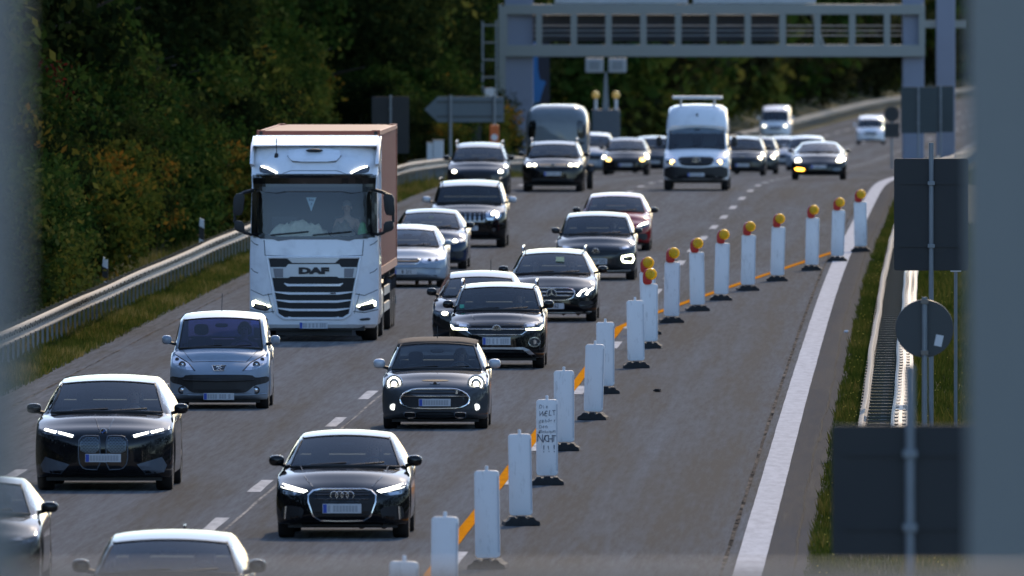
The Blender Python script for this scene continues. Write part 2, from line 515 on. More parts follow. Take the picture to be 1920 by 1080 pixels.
# painted lines: parts of the road
NEAR = drange(20, 760, 2.5) + drange(765, 1900, 8)
strip('edge_line', NEAR, -.185, .19, .006, WLINE, road, .003, 1)
strip('edge_joint', drange(150, 760, 2.2), -.36, -.31, .006, SEAM2, road, .008, 2)
strip('margin_crack', drange(150, 640, 1.7), lambda d: .54 + .03 * math.sin(d * .06) + .012 * math.sin(d * .31), lambda d: .565 + .03 * math.sin(d * .06) + .012 * math.sin(d * .31), .006, CRACK, road, .012, 3)
dash_phase = 298800 / (912 + 149.0)
k = 0
for line_v, ph in ((-7.5, dash_phase), (-3.85, 298800 / (1050 + 149.0)), (-11.4, 298800 / (727 + 149.0))):
    d0 = ph % 18.0 - 3.0
    while d0 < 1500:
        if d0 > 150:
            k += 1
            strip('lane_dash', drange(d0, d0 + 6, 1.5), line_v - .095, line_v + .095, .006, WDASH, road, .008, k)
        d0 += 18
strip('lane_joint', drange(150, 620, 3), -7.30, -7.265, .005, SEAM, road, .012, 5)
strip('shoulder_joint', drange(300, 620, 2.4), -13.36, -13.325, .005, SEAM2, road, .02, 6)
def orange_v(d):
    if d < 392: return -4.02
    t = min(1, (d - 392) / 88.0)
    return -4.02 + 3.75 * t ** 1.05
strip('orange_line', drange(150, 480, 4), lambda d: orange_v(d) - .08, lambda d: orange_v(d) + .08, .011, OLINE, road, .006, 7)

# ------------------------------------------------------------------ vegetation
LEAFG = leaf_mat('leaf_green', [(0, (.010, .024, .006)), (.45, (.030, .058, .012)), (.8, (.068, .090, .020)), (1, (.12, .12, .028))])
LEAFY = leaf_mat('leaf_autumn', [(0, (.018, .034, .008)), (.5, (.055, .075, .014)), (.78, (.115, .10, .018)), (1, (.20, .10, .016))])
LEAFD = leaf_mat('leaf_dark', [(0, (.005, .010, .004)), (.6, (.014, .024, .008)), (1, (.036, .046, .013))])
LEAFO = leaf_mat('leaf_olive_haze', [(0, (.012, .016, .007)), (.6, (.036, .040, .016)), (1, (.075, .072, .028))])  # olive for distant crowns, lightened to put the background haze into the colour
LEAFR = leaf_mat('leaf_red', [(0, (.06, .010, .012)), (.6, (.12, .015, .018)), (1, (.16, .04, .02))])
BARK = mat('bark', (.045, .036, .028), .9, var=.4, vscale=6, bump=.6, bscale=14)
GRASSM = leaf_mat('grass_blades', [(0, (.024, .044, .008)), (.5, (.060, .080, .015)), (.85, (.13, .115, .03)), (1, (.22, .18, .07))], .3)
FLOW = mat('flower_yellow', (.55, .42, .05), .8)
def leaf_cloud(name, n, rad, size, seed, m, clumps=46, low=-1.0, spread=.26):
    g = np.random.default_rng(seed)
    rx, ry, rz = rad
    c = g.normal(size=(clumps, 3)); c /= np.linalg.norm(c, axis=1)[:, None]
    c *= (g.uniform(.25, 1, (clumps, 1)) ** .5)
    c[:, 2] = np.maximum(c[:, 2], low)
    ci = g.integers(0, clumps, n)
    rc = g.uniform(.5, 1.25, clumps)
    pos = c[ci] + g.normal(size=(n, 3)) * spread * .62 * rc[ci][:, None] * np.array([1, 1, .7])
    pos = pos * np.array([rx, ry, rz])
    a = g.normal(size=(n, 3)); a /= np.linalg.norm(a, axis=1)[:, None]
    b = g.normal(size=(n, 3)); b -= a * np.sum(a * b, 1)[:, None]; b /= np.linalg.norm(b, axis=1)[:, None]
    s = size * g.uniform(.6, 1.35, (n, 1))
    V = np.stack([pos - a * s, pos + b * s * .55, pos + a * s, pos - b * s * .55], 1).reshape(-1, 3)
    F = np.arange(4 * n).reshape(n, 4)
    tc = g.uniform(0, 1, clumps)
    t = np.clip(tc[ci] * .65 + g.uniform(0, .42, n), 0, 1)
    return npmesh(name, V, F, m, attr=np.repeat(t, 4))
def trunk_mesh(name, h, r, seed, limbs=7, spread=2.2, start=.3):
    rnd = random.Random(seed)
    mb = MB()
    path = [(0, 0, -.5)]
    x = y = 0
    for i in range(1, 8):
        x += rnd.uniform(-.12, .12); y += rnd.uniform(-.12, .12)
        path.append((x, y, h * i / 7))
    mb.tube(path, [r * 1.25] + [r * (1 - .11 * i) for i in range(1, 8)], 8)
    for i in range(limbs):
        t = start + (.95 - start) * i / limbs
        q = path[max(1, int(t * 7))]
        a = rnd.uniform(0, 2 * math.pi); l = spread * rnd.uniform(.6, 1.1)
        e = (q[0] + math.cos(a) * l, q[1] + math.sin(a) * l, q[2] + l * rnd.uniform(.25, .7))
        mid = tuple((q[k] + e[k]) / 2 + (.12 if k == 2 else 0) for k in range(3))
        mb.tube([q, mid, e], [r * .42, r * .28, r * .1], 6)
    return mb.mesh(BARK, True, 0, name)
bush_m = [leaf_cloud('foliage', 9000, (1.7, 1.7, 1.8), .08, 11, LEAFG, 60), leaf_cloud('foliage', 9000, (1.9, 1.7, 1.5), .078, 12, LEAFY, 60), leaf_cloud('foliage', 9000, (1.5, 1.5, 2.0), .066, 13, LEAFD, 50), leaf_cloud('foliage', 7000, (1.3, 1.3, 1.2), .055, 14, LEAFR, 40)]
bush_s = [trunk_mesh('stems', 2.4, .05, 21 + i, 9, 1.3, .1) for i in range(4)]
tree_m = [leaf_cloud('crown', 17000, (3.4, 3.4, 5.2), .12, 31, LEAFD, 90, spread=.2), leaf_cloud('crown', 17000, (3.2, 3.2, 5.0), .12, 32, LEAFG, 90, spread=.2), leaf_cloud('crown', 15000, (3.0, 3.0, 4.6), .12, 33, LEAFD, 80, spread=.2)]
tree_s = [trunk_mesh('trunk', 8.5, .2, 41 + i, 10, 2.6, .2) for i in range(3)]
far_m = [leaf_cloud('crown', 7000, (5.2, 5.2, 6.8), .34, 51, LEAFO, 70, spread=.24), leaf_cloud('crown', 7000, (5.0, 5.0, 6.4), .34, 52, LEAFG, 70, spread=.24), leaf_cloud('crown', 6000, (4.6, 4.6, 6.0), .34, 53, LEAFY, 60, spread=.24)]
far_s = [trunk_mesh('trunk', 10, .26, 61 + i, 7, 3.4, .25) for i in range(3)]
VEG = random.Random(5)
def plant(name, loc, crown, stem, cname, sname, h, s, label, cat, group):
    r = empty(name, loc, VEG.uniform(0, 6.28))
    r.scale = (s, s, s * VEG.uniform(.88, 1.15))
    add(cname, crown, r, loc=(0, 0, h)); add(sname, stem, r)
    tag(r, label, cat, group)
    return r
def in_view(d, x, margin): return abs(x) < .0268 * d + margin
BL = ['green leafy shrub in the thicket behind the left guardrail', 'yellowing autumn shrub in the thicket behind the left guardrail', 'dark green shrub in the thicket behind the left guardrail']
d = 352.0
while d < 830:
    for v in (-17.7, -19.6):
        dd = d + VEG.uniform(-1, 1); vv = v + VEG.uniform(-.6, .6) - (4.5 * max(0, min(1, (dd - 560) / 40)) if dd < 706 else 0)
        x, y, z = P(dd, vv)
        if in_view(dd, x, 2.2):
            k = VEG.choices([0, 1, 2], [5, 2.0, 3.4])[0]
            plant('shrub', (x, y, z + bank(vv) - .1), bush_m[k], bush_s[k], 'foliage', 'stems', 1.55, VEG.uniform(.7, 1.1) * (1.0 if v > -18.5 else 1.35), BL[k], 'shrub', 'shrubs behind the left guardrail')
    d += 4.0
for dd, vv, s in ((452, -19.3, 1.0), (470, -19.8, .8)):
    x, y, z = P(dd, vv)
    plant('red_shrub', (x, y, z + 2.6), bush_m[3], bush_s[3], 'foliage', 'stems', 1.4, s, 'crimson leaved shrub high in the dark thicket at far left', 'shrub', 'red shrubs in the thicket')
TL = ['dark tree in the wood beside the left carriageway edge', 'green tree in the wood beside the left carriageway edge', 'dark tree in the wood beside the left carriageway edge']
for row, v in enumerate((-21.5, -26, -32)):
    d = 385.0 + row * 2
    while d < 960:
        dd = d + VEG.uniform(-2, 2); vv = v + VEG.uniform(-1, 1) - (3 * max(0, min(1, (dd - 560) / 60)) if dd < 706 else 0)
        x, y, z = P(dd, vv)
        if in_view(dd, x, 4.5):
            k = VEG.choices([0, 1, 2], [4, 2.5, 3])[0]
            plant('tree', (x, y, z + bank(vv) - .2), tree_m[k], tree_s[k], 'crown', 'trunk', 5.6, VEG.uniform(.95, 1.35), TL[k], 'tree', 'trees of the roadside wood on the left' + (' in leaf' if k == 1 else ''))
        d += 7.2 + row * 1.5
FL = ['dark distant tree beyond the overhead gantry', 'green distant tree beyond the overhead gantry', 'yellowish distant tree beyond the overhead gantry']
for row, v in enumerate((-21, -31)):
    d = 960.0 + row * 4
    while d < 2300:
        vv = v + VEG.uniform(-2, 2); dd = d + VEG.uniform(-3, 3)
        x, y, z = P(dd, vv)
        if in_view(dd, x, 7):
            k = VEG.choices([0, 1, 2], [5, 3, 1.0])[0]
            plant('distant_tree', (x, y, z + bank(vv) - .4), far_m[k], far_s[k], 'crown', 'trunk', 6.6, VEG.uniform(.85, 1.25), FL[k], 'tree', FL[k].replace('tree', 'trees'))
        d += 13 + row * 3
for row in range(2):
    for i in range(16):
        x = -45 + i * 9 + VEG.uniform(-3, 3); y = 2330 + row * 30 + VEG.uniform(-8, 8)
        k = VEG.choices([0, 1], [3, 1])[0]
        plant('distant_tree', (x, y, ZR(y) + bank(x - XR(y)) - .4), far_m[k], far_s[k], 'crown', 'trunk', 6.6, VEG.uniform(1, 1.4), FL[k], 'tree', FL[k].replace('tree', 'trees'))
for d in drange(640, 1500, 26):
    vv = 27 + VEG.uniform(-2, 6)
    x, y, z = P(d, vv)
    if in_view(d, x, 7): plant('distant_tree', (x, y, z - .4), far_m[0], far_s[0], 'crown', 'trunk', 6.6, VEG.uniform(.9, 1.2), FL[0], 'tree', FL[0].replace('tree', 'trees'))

# unseen wood added beside and behind the viewpoint to darken the car fronts' reflections
def wood_mass(name, rows, seed):
    g = np.random.default_rng(seed)
    Vs = []; Ts = []
    for (xa, ya, xb, yb, n, h0, h1, dep) in rows:
        t = g.uniform(0, 1, n)
        hh = h0 + (h1 - h0) * (.75 + .25 * np.sin(t * 140) * np.sin(t * 53 + 2))
        z = g.uniform(0, 1, n) ** .8 * hh
        pos = np.stack([xa + (xb - xa) * t + g.normal(0, dep, n), ya + (yb - ya) * t + g.normal(0, dep, n), z], 1)
        a = g.normal(size=(n, 3)); a /= np.linalg.norm(a, axis=1)[:, None]
        b = g.normal(size=(n, 3)); b -= a * np.sum(a * b, 1)[:, None]; b /= np.linalg.norm(b, axis=1)[:, None]
        s = g.uniform(.5, 1.1, (n, 1))
        Vs.append(np.stack([pos - a * s, pos + b * s * .6, pos + a * s, pos - b * s * .6], 1).reshape(-1, 3))
        Ts.append(np.repeat(g.uniform(0, 1, n), 4))
    V = np.concatenate(Vs)
    return add(name, npmesh(name, V, np.arange(len(V)).reshape(-1, 4), LEAFD, attr=np.concatenate(Ts)))
tag(wood_mass('unseen_wood', [(-25, -150, -18, 330, 16000, 0, 15, 2.5), (26, -150, 32, 420, 16000, 0, 15, 2.5), (-90, -170, 100, -170, 12000, 0, 18, 3)], 3), 'added unseen dark wood beside and behind the viewpoint, darkening the car reflections', 'wood', kind='stuff')
def grass(name, regions, seed, hgt=.105, wid=.014):
    g = np.random.default_rng(seed)
    Vs = []; Ts = []
    for (d0, d1, v0, v1, n, hs) in regions:
        dd = g.uniform(d0, d1, n); vv = g.uniform(v0, v1, n)
        xs = np.interp(dd, XS, XV); zs = np.interp(dd, XS, ZV)
        patch = np.sin(dd * .37 + vv * 1.9) + np.sin(dd * .11 - vv * 3.1) + np.sin(dd * .9 + vv * 5)
        h = hgt * hs * g.uniform(.35, 1.3, n) * (1 + .22 * patch)
        h = np.maximum(h, .02)
        a = g.uniform(0, 2 * np.pi, n); lean = g.uniform(.1, .7, n) * h
        b2 = g.uniform(0, 2 * np.pi, n)
        w = wid * g.uniform(.6, 1.6, n)
        base = np.stack([xs + vv, dd, zs - .06], 1)
        off = np.stack([np.cos(a) * w, np.sin(a) * w, np.zeros(n)], 1)
        tip = base + np.stack([np.cos(b2) * lean, np.sin(b2) * lean, h + .05], 1)
        Vs.append(np.stack([base - off, base + off, tip], 1).reshape(-1, 3))
        t = np.clip(.35 + .12 * patch + g.uniform(-.25, .45, n), 0, 1)
        Ts.append(np.repeat(t, 3))
    V = np.concatenate(Vs)
    return add(name, npmesh(name, V, np.arange(len(V)).reshape(-1, 3), GRASSM, attr=np.concatenate(Ts)))
XS = np.arange(-50, 2600, 4.0); XV = np.array([XR(q) for q in XS]); ZV = np.array([ZR(q) for q in XS])
tag(grass('median_grass', [(200, 640, .74, 1.25, 42000, 1.1), (200, 640, 1.2, 2.0, 24000, 1.0), (200, 520, 1.9, 5.4, 80000, 1.7), (620, 760, .9, 5.4, 9000, 3.0)], 1), 'patchy green and dry grass on the median strip under the guardrail', 'grass', kind='stuff')
tag(grass('verge_grass', [(335, 620, -15.6, -13.82, 64000, 1.2), (335, 620, -17.5, -15.5, 26000, 2.6), (560, 900, -17, -13.85, 14000, 2.4)], 2), 'rough grass on the verge below the left guardrail', 'grass', kind='stuff')
fb = MB()
for i in range(220):
    d = VEG.uniform(235, 460); v = VEG.choice([VEG.uniform(.85, 1.25), VEG.uniform(1.9, 3.4)])
    x, y, z = P(d, v, VEG.uniform(.12, .24))
    fb.blob((x, y, z), (.011, .011, .009), 2, 5, 3)
tag(fb.build('yellow_flowers', FLOW), 'tiny yellow flowers scattered over the median grass', 'flowers', kind='stuff')

# ------------------------------------------------------------------ guardrails
def wbeam(side, back=False):
    """W-beam section in (lateral, height): side +1 bulges to +x"""
    p = [(0, .44), (.085, .475), (.085, .52), (.0, .565), (.0, .625), (.085, .67), (.085, .715), (.02, .75)]
    return [(side * a, b) for a, b in p]
def beam_piece(name, d0, d1, v, prof, m, parent, wav=0.0):
    ds = drange(d0, d1, 2.2)
    V = []; F = []
    t = .012
    for d in ds:
        dv = wav * (math.sin(d * .105) + .6 * math.sin(d * .27 + 1)) * .5
        dz = .008 * math.sin(d * .17)
        for a, b in prof: V.append(P(d, v + a + dv, b + dz))
        for a, b in reversed(prof): V.append(P(d, v + a + dv - math.copysign(t, prof[1][0]) , b + dz))
    n = 2 * len(prof)
    for i in range(len(ds) - 1):
        for j in range(n):
            j2 = (j + 1) % n
            F.append((i * n + j, i * n + j2, (i + 1) * n + j2, (i + 1) * n + j))
    me = npmesh(name, V, F, m)
    return add(name, me, parent)
post_mesh = MB().prism([(-.022, -.05), (-.022, .05), (.022, .05), (.022, .04), (-.012, .04), (-.012, -.04), (.022, -.04), (.022, -.05)], -.25, .60, 'z').mesh(STEELD, name='post')
rung_mesh = MB().box(-.22, .22, -.05, .05, .60, .64).mesh(mat('spacer_steel', (.10, .10, .08), .8, var=.3), name='spacer')
bolt_mesh = MB().lathe([(.03, 0), (.03, .018), (.018, .026)], 6, 'x').mesh(BLK, name='bolt')
def rail(name, label, vc, near, far, wav, flat_cover):
    root = empty(name, P(near[0], vc), 0)
    inv = Matrix.Translation(-Vector(P(near[0], vc)))
    def ad(o):
        o.location = Vector(o.location) + inv.translation
        return o
    a, b = near
    d = a
    while d < b - .1:
        e = min(d + 8, b)
        ad(beam_piece('beam', d, e + .12, vc + .24, wbeam(1), STEEL, root, wav))
        if flat_cover: ad(beam_piece('beam', d, e + .12, vc - .24, wbeam(-1), STEEL, root, wav))
        if flat_cover:
            ad(beam_piece('cover_plate', d, e - .02, vc + .30, [(-.12, .775), (.001, .79), (.15, .785), (.16, .70)], COVER, root, wav))
        d = e
    d = a + .5
    while d < b:
        add('post', post_mesh, root, loc=Vector(P(d, vc)) + inv.translation)
        add('spacer', rung_mesh, root, loc=Vector(P(d, vc)) + inv.translation)
        d += 2.0
    # far stretch: one part
    if far:
        mb = MB()
        o = beam_piece('far_beam', far[0], far[1], vc + .24, wbeam(1), STEEL, root, wav); ad(o); o['kind'] = 'stuff'
        o = beam_piece('far_beam', far[0], far[1], vc - .24, wbeam(-1), STEEL, root, wav); ad(o); o['kind'] = 'stuff'
        d = far[0]
        while d < far[1]:
            x, y, z = P(d, vc)
            mb.box(x - .05, x + .05, y - .04, y + .04, z - .2, z + .6)
            d += 4
        o = mb.build('far_posts', STEELD, root); ad(o); o['kind'] = 'stuff'
    # bolts on the beams facing the road
    mb = MB()
    d = a + .5
    face = 1 if vc < 0 else -1
    while d < b:
        for z, off_ in ((.497, .33), (.595, .245), (.692, .33)):
            for dy in ((0,) if z != .595 else (-.5, .5)):
                x, y, zz = P(d + dy, vc + face * off_, z)
                mb.box(x - .012, x + .012, y - .12, y + .12, zz - .016, zz + .016)
        d += 2.0
    o = mb.build('bolts', BLK, root); ad(o); o['kind'] = 'stuff'
    if flat_cover:
        mb = MB()
        d = a + .3
        while d < b:
            dv = wav * (math.sin(d * .105) + .6 * math.sin(d * .27 + 1)) * .5
            for q in (-.05, .065):
                for dd in (0, .55):
                    x, y, zz = P(d + dd, vc + .30 + q + dv, .792)
                    mb.box(x - .026, x + .026, y - .2, y + .2, zz - .02, zz + .008)
            d += 2.0
        o = mb.build('slot_holes', BLK, root); ad(o); o['kind'] = 'stuff'
    tag(root, label, 'guardrail')
    return root
COVER = mat('pale_steel', (.36, .315, .25), .6, .1, var=.18, vscale=2)
rail('guardrail', 'double sided steel guardrail with slotted top on the median strip', 1.58, (262, 450), (450, 1500), .022, True)
rail('guardrail', 'steel double beam guardrail on posts below the trees on the left', -15.0, (338, 620), (620, 2100), .02, False)
# ------------------------------------------------------------------ guide beacons
BEAC = mat('beacon_white', (.66, .68, .70), .5, bump=.10, bscale=18)
def _grime(m, clean, dirt, lo, hi):
    nt, N, L, bs = nodes_of(m)
    tc = N.new('ShaderNodeTexCoord'); oi = N.new('ShaderNodeObjectInfo')
    ad = N.new('ShaderNodeVectorMath'); ad.operation = 'ADD'
    sc = N.new('ShaderNodeVectorMath'); sc.operation = 'SCALE'; sc.inputs['Scale'].default_value = 37.0
    cb = N.new('ShaderNodeCombineXYZ'); L.new(oi.outputs['Random'], cb.inputs[0]); L.new(oi.outputs['Random'], cb.inputs[2]); L.new(cb.outputs[0], sc.inputs[0])
    L.new(tc.outputs['Object'], ad.inputs[0]); L.new(sc.outputs[0], ad.inputs[1])
    mp = N.new('ShaderNodeMapping'); mp.inputs['Scale'].default_value = (9, 9, 2.6); L.new(ad.outputs[0], mp.inputs['Vector'])
    n1 = N.new('ShaderNodeTexNoise'); n1.inputs['Scale'].default_value = 1.6; n1.inputs['Detail'].default_value = 8; n1.inputs['Roughness'].default_value = .68; L.new(mp.outputs[0], n1.inputs['Vector'])
    cr = N.new('ShaderNodeValToRGB'); e = cr.color_ramp.elements
    e[0].position = lo; e[0].color = (*clean, 1); e[1].position = hi; e[1].color = (*dirt, 1)
    L.new(n1.outputs['Fac'], cr.inputs[0]); L.new(cr.outputs[0], bs.inputs['Base Color'])
_grime(BEAC, (.86, .86, .85), (.42, .41, .39), .55, .84)
LRED = mat('lamp_housing_red', (.50, .022, .015), .4, coat=.3)
LYEL = mat('lamp_lens_yellow', (.95, .68, .015), .45, coat=.1)
def _lens_nodes():
    nt, N, L, bs = nodes_of(LYEL)
    tl = N.new('ShaderNodeBsdfTranslucent'); tl.inputs[0].default_value = (.98, .74, .02, 1)
    mx = N.new('ShaderNodeMixShader'); mx.inputs[0].default_value = .55
    L.new(bs.outputs[0], mx.inputs[1]); L.new(tl.outputs[0], mx.inputs[2]); L.new(mx.outputs[0], N['Material Output'].inputs[0])
_lens_nodes()
FOOTM = mat('recycled_foot', (.028, .029, .030), .85, var=.4, vscale=12, bump=.4, bscale=30)
MARK = mat('marker_ink', (.05, .06, .10), .7)
def rrect(w, z0, z1, r, n=5):
    out = []
    for (cx, cz, a0) in ((w - r, z1 - r, 0), (-w + r, z1 - r, 90), (-w + r, z0 + r, 180), (w - r, z0 + r, 270)):
        for i in range(n + 1):
            a = R(a0 + 90 * i / n); out.append((cx + r * math.cos(a), cz + r * math.sin(a)))
    return out
board_me = MB().prism(rrect(.16, .13, 1.25, .05), -.03, .03).mesh(BEAC, True, .010, 'board')
edge_me = MB().box(.135, .158, -.038, -.031, .2, 1.18).mesh(mat('beacon_rib', (.60, .62, .65), .5), name='rib')
stub_me = MB().lathe([(.022, 0), (.022, .05), (.016, .062)], 10, 'z', (0, 0, 1.25)).mesh(BEAC, True, 0, 'stub')
foot_me = MB().prism([(-.245, 0), (.245, 0), (.235, .05), (.185, .075), (.15, .115), (.10, .115), (.085, .095), (.05, .095), (.04, .125), (-.04, .125), (-.05, .095), (-.085, .095), (-.10, .115), (-.15, .115), (-.185, .075), (-.235, .05)], -.38, .38).mesh(FOOTM, False, .006, 'foot')
hb = MB(); hb.prism(chaikin([(-.10, 0), (.075, 0), (.07, .14), (.03, .30), (-.05, .29), (-.105, .20)], 2), -.07, .07)
hous_me = hb.mesh(LRED, True, .012, 'lamp_housing')
lens_me = MB().lathe([(.112, .05), (.118, .02), (.116, -.03), (.104, -.060), (.060, -.072), (.015, -.075)], 20, 'y').mesh(LYEL, True, 0, 'lens')
ring_me = MB().lathe([(.080, -.066), (.080, -.076), (.068, -.078), (.066, -.070)], 20, 'y').mesh(mat('lens_ridge', (.75, .48, .015), .3), True, 0, 'lens_ridge')
bea_rnd = random.Random(8)
beacons = [(752, 1266, 0, 'nearest beacon, only its top showing at the lower edge'), (832, 1168, 0, 'second nearest beacon, its foot below the picture'), (915, 1066, 0, 'nearest beacon whose whole foot shows'), (977, 985, 0, 'beacon just nearer than the scribbled one'), (1026, 909, 0, 'beacon with handwriting on its board'), (1058, 845, 0, 'beacon just behind the scribbled one'), (1112, 787, 0, 'beacon half covering the one behind it, level with the convertible'), (1135, 738, 0, 'beacon half hidden by its nearer neighbour, level with the convertible'), (1193, 690, 0, 'farthest of the beacons without a lamp'), (1218, 653, 1, 'nearest beacon carrying a yellow lamp'), (1217, 627, 1, 'beacon mostly hidden behind the nearest lamp beacon'), (1259, 605, 1, 'third lamp beacon counting from the near end'), (1308, 583, 1, 'fourth lamp beacon counting from the near end'), (1352, 563, 1, 'fifth lamp beacon counting from the near end'), (1402, 545, 1, 'lamp beacon with a scuffed board in mid taper'), (1457, 527, 1, 'lamp beacon in the widest gap of the taper'), (1522, 507, 1, 'third lamp beacon counting from the far end'), (1570, 490, 1, 'lamp beacon whose foot touches the white edge line'), (1614, 472, 1, 'farthest lamp beacon, standing beyond the white edge line')]
for i, (px, py, lamp, txt) in enumerate(beacons):
    d = 298800.0 / (py + 149)
    x = (px - 960) * d / 36000.0
    r = empty('guide_beacon', (x, d, ZR(d) + .004), heading(d) * .4 + bea_rnd.uniform(-.07, .07))
    r.rotation_euler[1] = bea_rnd.uniform(-.03, .03)
    tag(r, 'white ' + txt, 'beacon', 'guide beacons along the orange line')
    b = add('board', board_me, r); add('rib', edge_me, b); add('foot', foot_me, r)
    if lamp:
        h = add('lamp_housing', hous_me, r, loc=(-.03, 0, 1.235))
        l = add('lens', lens_me, h, loc=(.058, -.03, .20), rot=(0, 0, bea_rnd.uniform(-.2, .2)))
        add('lens_ridge', ring_me, h, loc=(.058, -.03, .20))
    else:
        add('stub', stub_me, r)
    if i == 4:
        y = 1.19
        for tx, sz, x0 in (('Die', .085, -.12), ('WELT', .125, -.115), ('gehört', .085, -.125), ('Den', .08, -.12), ('Konzernen', .07, -.125), ('NICHT', .15, -.125), ('!!!', .15, -.09)):
            y -= sz * .5
            step = (.25 / len(tx)) if len(tx) > 3 else (.075 if tx == '!!!' else .045)
            for q, ch in enumerate(tx):
                add('handwriting', text_mesh(ch, sz * bea_rnd.uniform(.85, 1.12), MARK, bold=-.0008, shear=bea_rnd.uniform(-.1, .3)), b, loc=(x0 + step * (q + .5), -.034, y + bea_rnd.uniform(-.008, .008)), rot=(0, bea_rnd.uniform(-.18, .18), 0), scale=(.8, 1, 1))
            y -= sz * .5

# ------------------------------------------------------------------ delineator posts
DW = mat('delineator_white', (.72, .74, .76), .5); DB = mat('delineator_black', (.012, .012, .013), .5)
for px, py, dd in ((197, 487, 418), (378, 413, 470)):
    x = (px - 960) * dd / 36000.0
    z = 8.36 - (py + 149) * dd / 36000.0
    r = empty('delineator_post', (x, dd, ZR(dd)))
    MB().prism([(-.06, 0), (.06, 0), (.06, z - .56), (-.06, z - .50)], -.05, .05).build('lower_post', DW, r)
    MB().prism([(-.0605, z - .50), (.0605, z - .56), (.0605, z - .26), (-.0605, z - .20)], -.0505, .0505).build('black_band', DB, r)
    MB().prism([(-.06, z - .20), (.06, z - .26), (.06, z - .05), (-.04, z)], -.05, .05).build('cap', DW, r)
    tag(r, 'black and white delineator post behind the left guardrail, ' + ('nearer of the two' if px < 300 else 'farther one beside the truck mirror'), 'post', 'delineator posts')

# ------------------------------------------------------------------ signs seen from behind
SBACK = mat('sign_back_dark', (.017, .019, .021), .55, var=.15, vscale=2)
SBACK2 = mat('sign_back_grey', (.055, .060, .062), .5, .2, var=.12, vscale=2)
STICK = mat('sticker_white', (.7, .7, .7), .5)
POSTG = mat('post_grey_blue', (.215, .22, .205), .55, .2, var=.12, vscale=3)
def at(px, py, d):
    return ((px - 960) * d / 36000.0, d, CAMH - (py + 149) * d / 36000.0)
def sign_back(name, label, d, x, w, z0, z1, base_z, over=.0, sticker=None, m=None, pr=.038):
    r = empty(name, (x, d, base_z))
    h0, h1 = z0 - base_z, z1 - base_z
    MB().prism(rrect(w / 2, h0, h1, .04), 0, .022).build('panel', m or SBACK, r, bevel=.004)
    MB().tube([(0, -.045, -.1), (0, -.045, h1 + over)], pr, 10).build('post', STEELD, r, True)
    for zz in (h0 + (h1 - h0) * .22, h0 + (h1 - h0) * .78):
        MB().box(-w * .42, w * .42, -.016, 0, zz - .02, zz + .02).build('stiffener', m or SBACK, r)
        MB().box(-.055, .055, -.095, -.001, zz - .03, zz + .03).build('clamp', STEELD, r, bevel=.006)
    if sticker:
        sx, sz, sw, sh, a = sticker
        o = MB().box(-sw / 2, sw / 2, -.004, 0, -sh / 2, sh / 2).build('sticker', STICK, r, loc=(sx, -.002, h0 + sz), rot=(0, a, 0))
    tag(r, label, 'sign', 'traffic signs seen from behind')
    return r
g = ZR(300)
sign_back('road_sign', 'tall dark rectangular sign back standing above the median guardrail', 300, 6.55, 1.16, 2.83, 4.58, g, .25)
r = empty('road_sign', (5.48, 255, 0))
MB().lathe([(.383, 0), (.386, .012), (.383, .022)], 40, 'y', (0, 0, 2.88)).build('panel', SBACK2, r, True)
MB().tube([(0, -.045, -.1), (0, -.045, 3.30)], .036, 10).build('post', STEELD, r, True)
for zz in (2.56, 3.24): MB().box(-.05, .05, -.09, -.001, zz - .03, zz + .03).build('clamp', STEEL, r, bevel=.006)
MB().box(-.05, .05, -.004, 0, -.075, .075).build('sticker', STICK, r, loc=(.19, -.002, 2.72), rot=(0, R(12), 0))
tag(r, 'round grey sign back with a small white sticker above the median grass', 'sign', 'traffic signs seen from behind')
sign_back('road_sign', 'large blurred dark sign back at the lower right in front of the guardrail', 150, 3.11, 1.22, 3.33, 4.36, 0, .46)
# slim pole with a small plate beside the tall sign
r = empty('marker_pole', (7.05, 305, 0)); MB().tube([(0, 0, -.1), (0, 0, 2.9)], .028, 8).build('pole', STEELD, r, True); MB().box(-.085, .085, -.04, -.029, 2.72, 2.92).build('plate', STICK, r, bevel=.01)
tag(r, 'slim pole with a small white plate right of the tall sign back', 'pole')
# left side: dark board, arrow board, its neighbour
sign_back('road_sign', 'dark rectangular sign back against the trees behind the truck', 620, at(732, 0, 620)[0], 1.2, at(0, 288, 620)[2], at(0, 181, 620)[2], ZR(620), .05)
d = 700
r = empty('arrow_sign', (at(870, 0, d)[0], d, ZR(d)))
zz0 = at(0, 229, d)[2] - ZR(d); zz1 = at(0, 181, d)[2] - ZR(d)
MB().prism([(-1.45, (zz0 + zz1) / 2), (-.95, zz1), (1.45, zz1), (1.45, zz0), (-.95, zz0)], 0, .04).build('panel', mat('arrow_back', (.12, .15, .17), .5, .2, var=.1), r, bevel=.006)
for xx in (-.5, 1.1): MB().tube([(xx, -.07, -.1), (xx, -.07, zz1 + .05)], .055, 10).build('post', STEELD, r, True)
for zq in (zz0 + .2, zz1 - .2): MB().box(-1.0, 1.4, -.02, 0, zq - .03, zq + .03).build('stiffener', SBACK2, r)
tag(r, 'grey arrow shaped sign back pointing left beside the gantry leg', 'sign')
sign_back('road_sign', 'low dark sign back standing under the arrow sign', 730, at(876, 0, 730)[0], 1.05, at(0, 283, 730)[2], at(0, 230, 730)[2], ZR(730), .0)
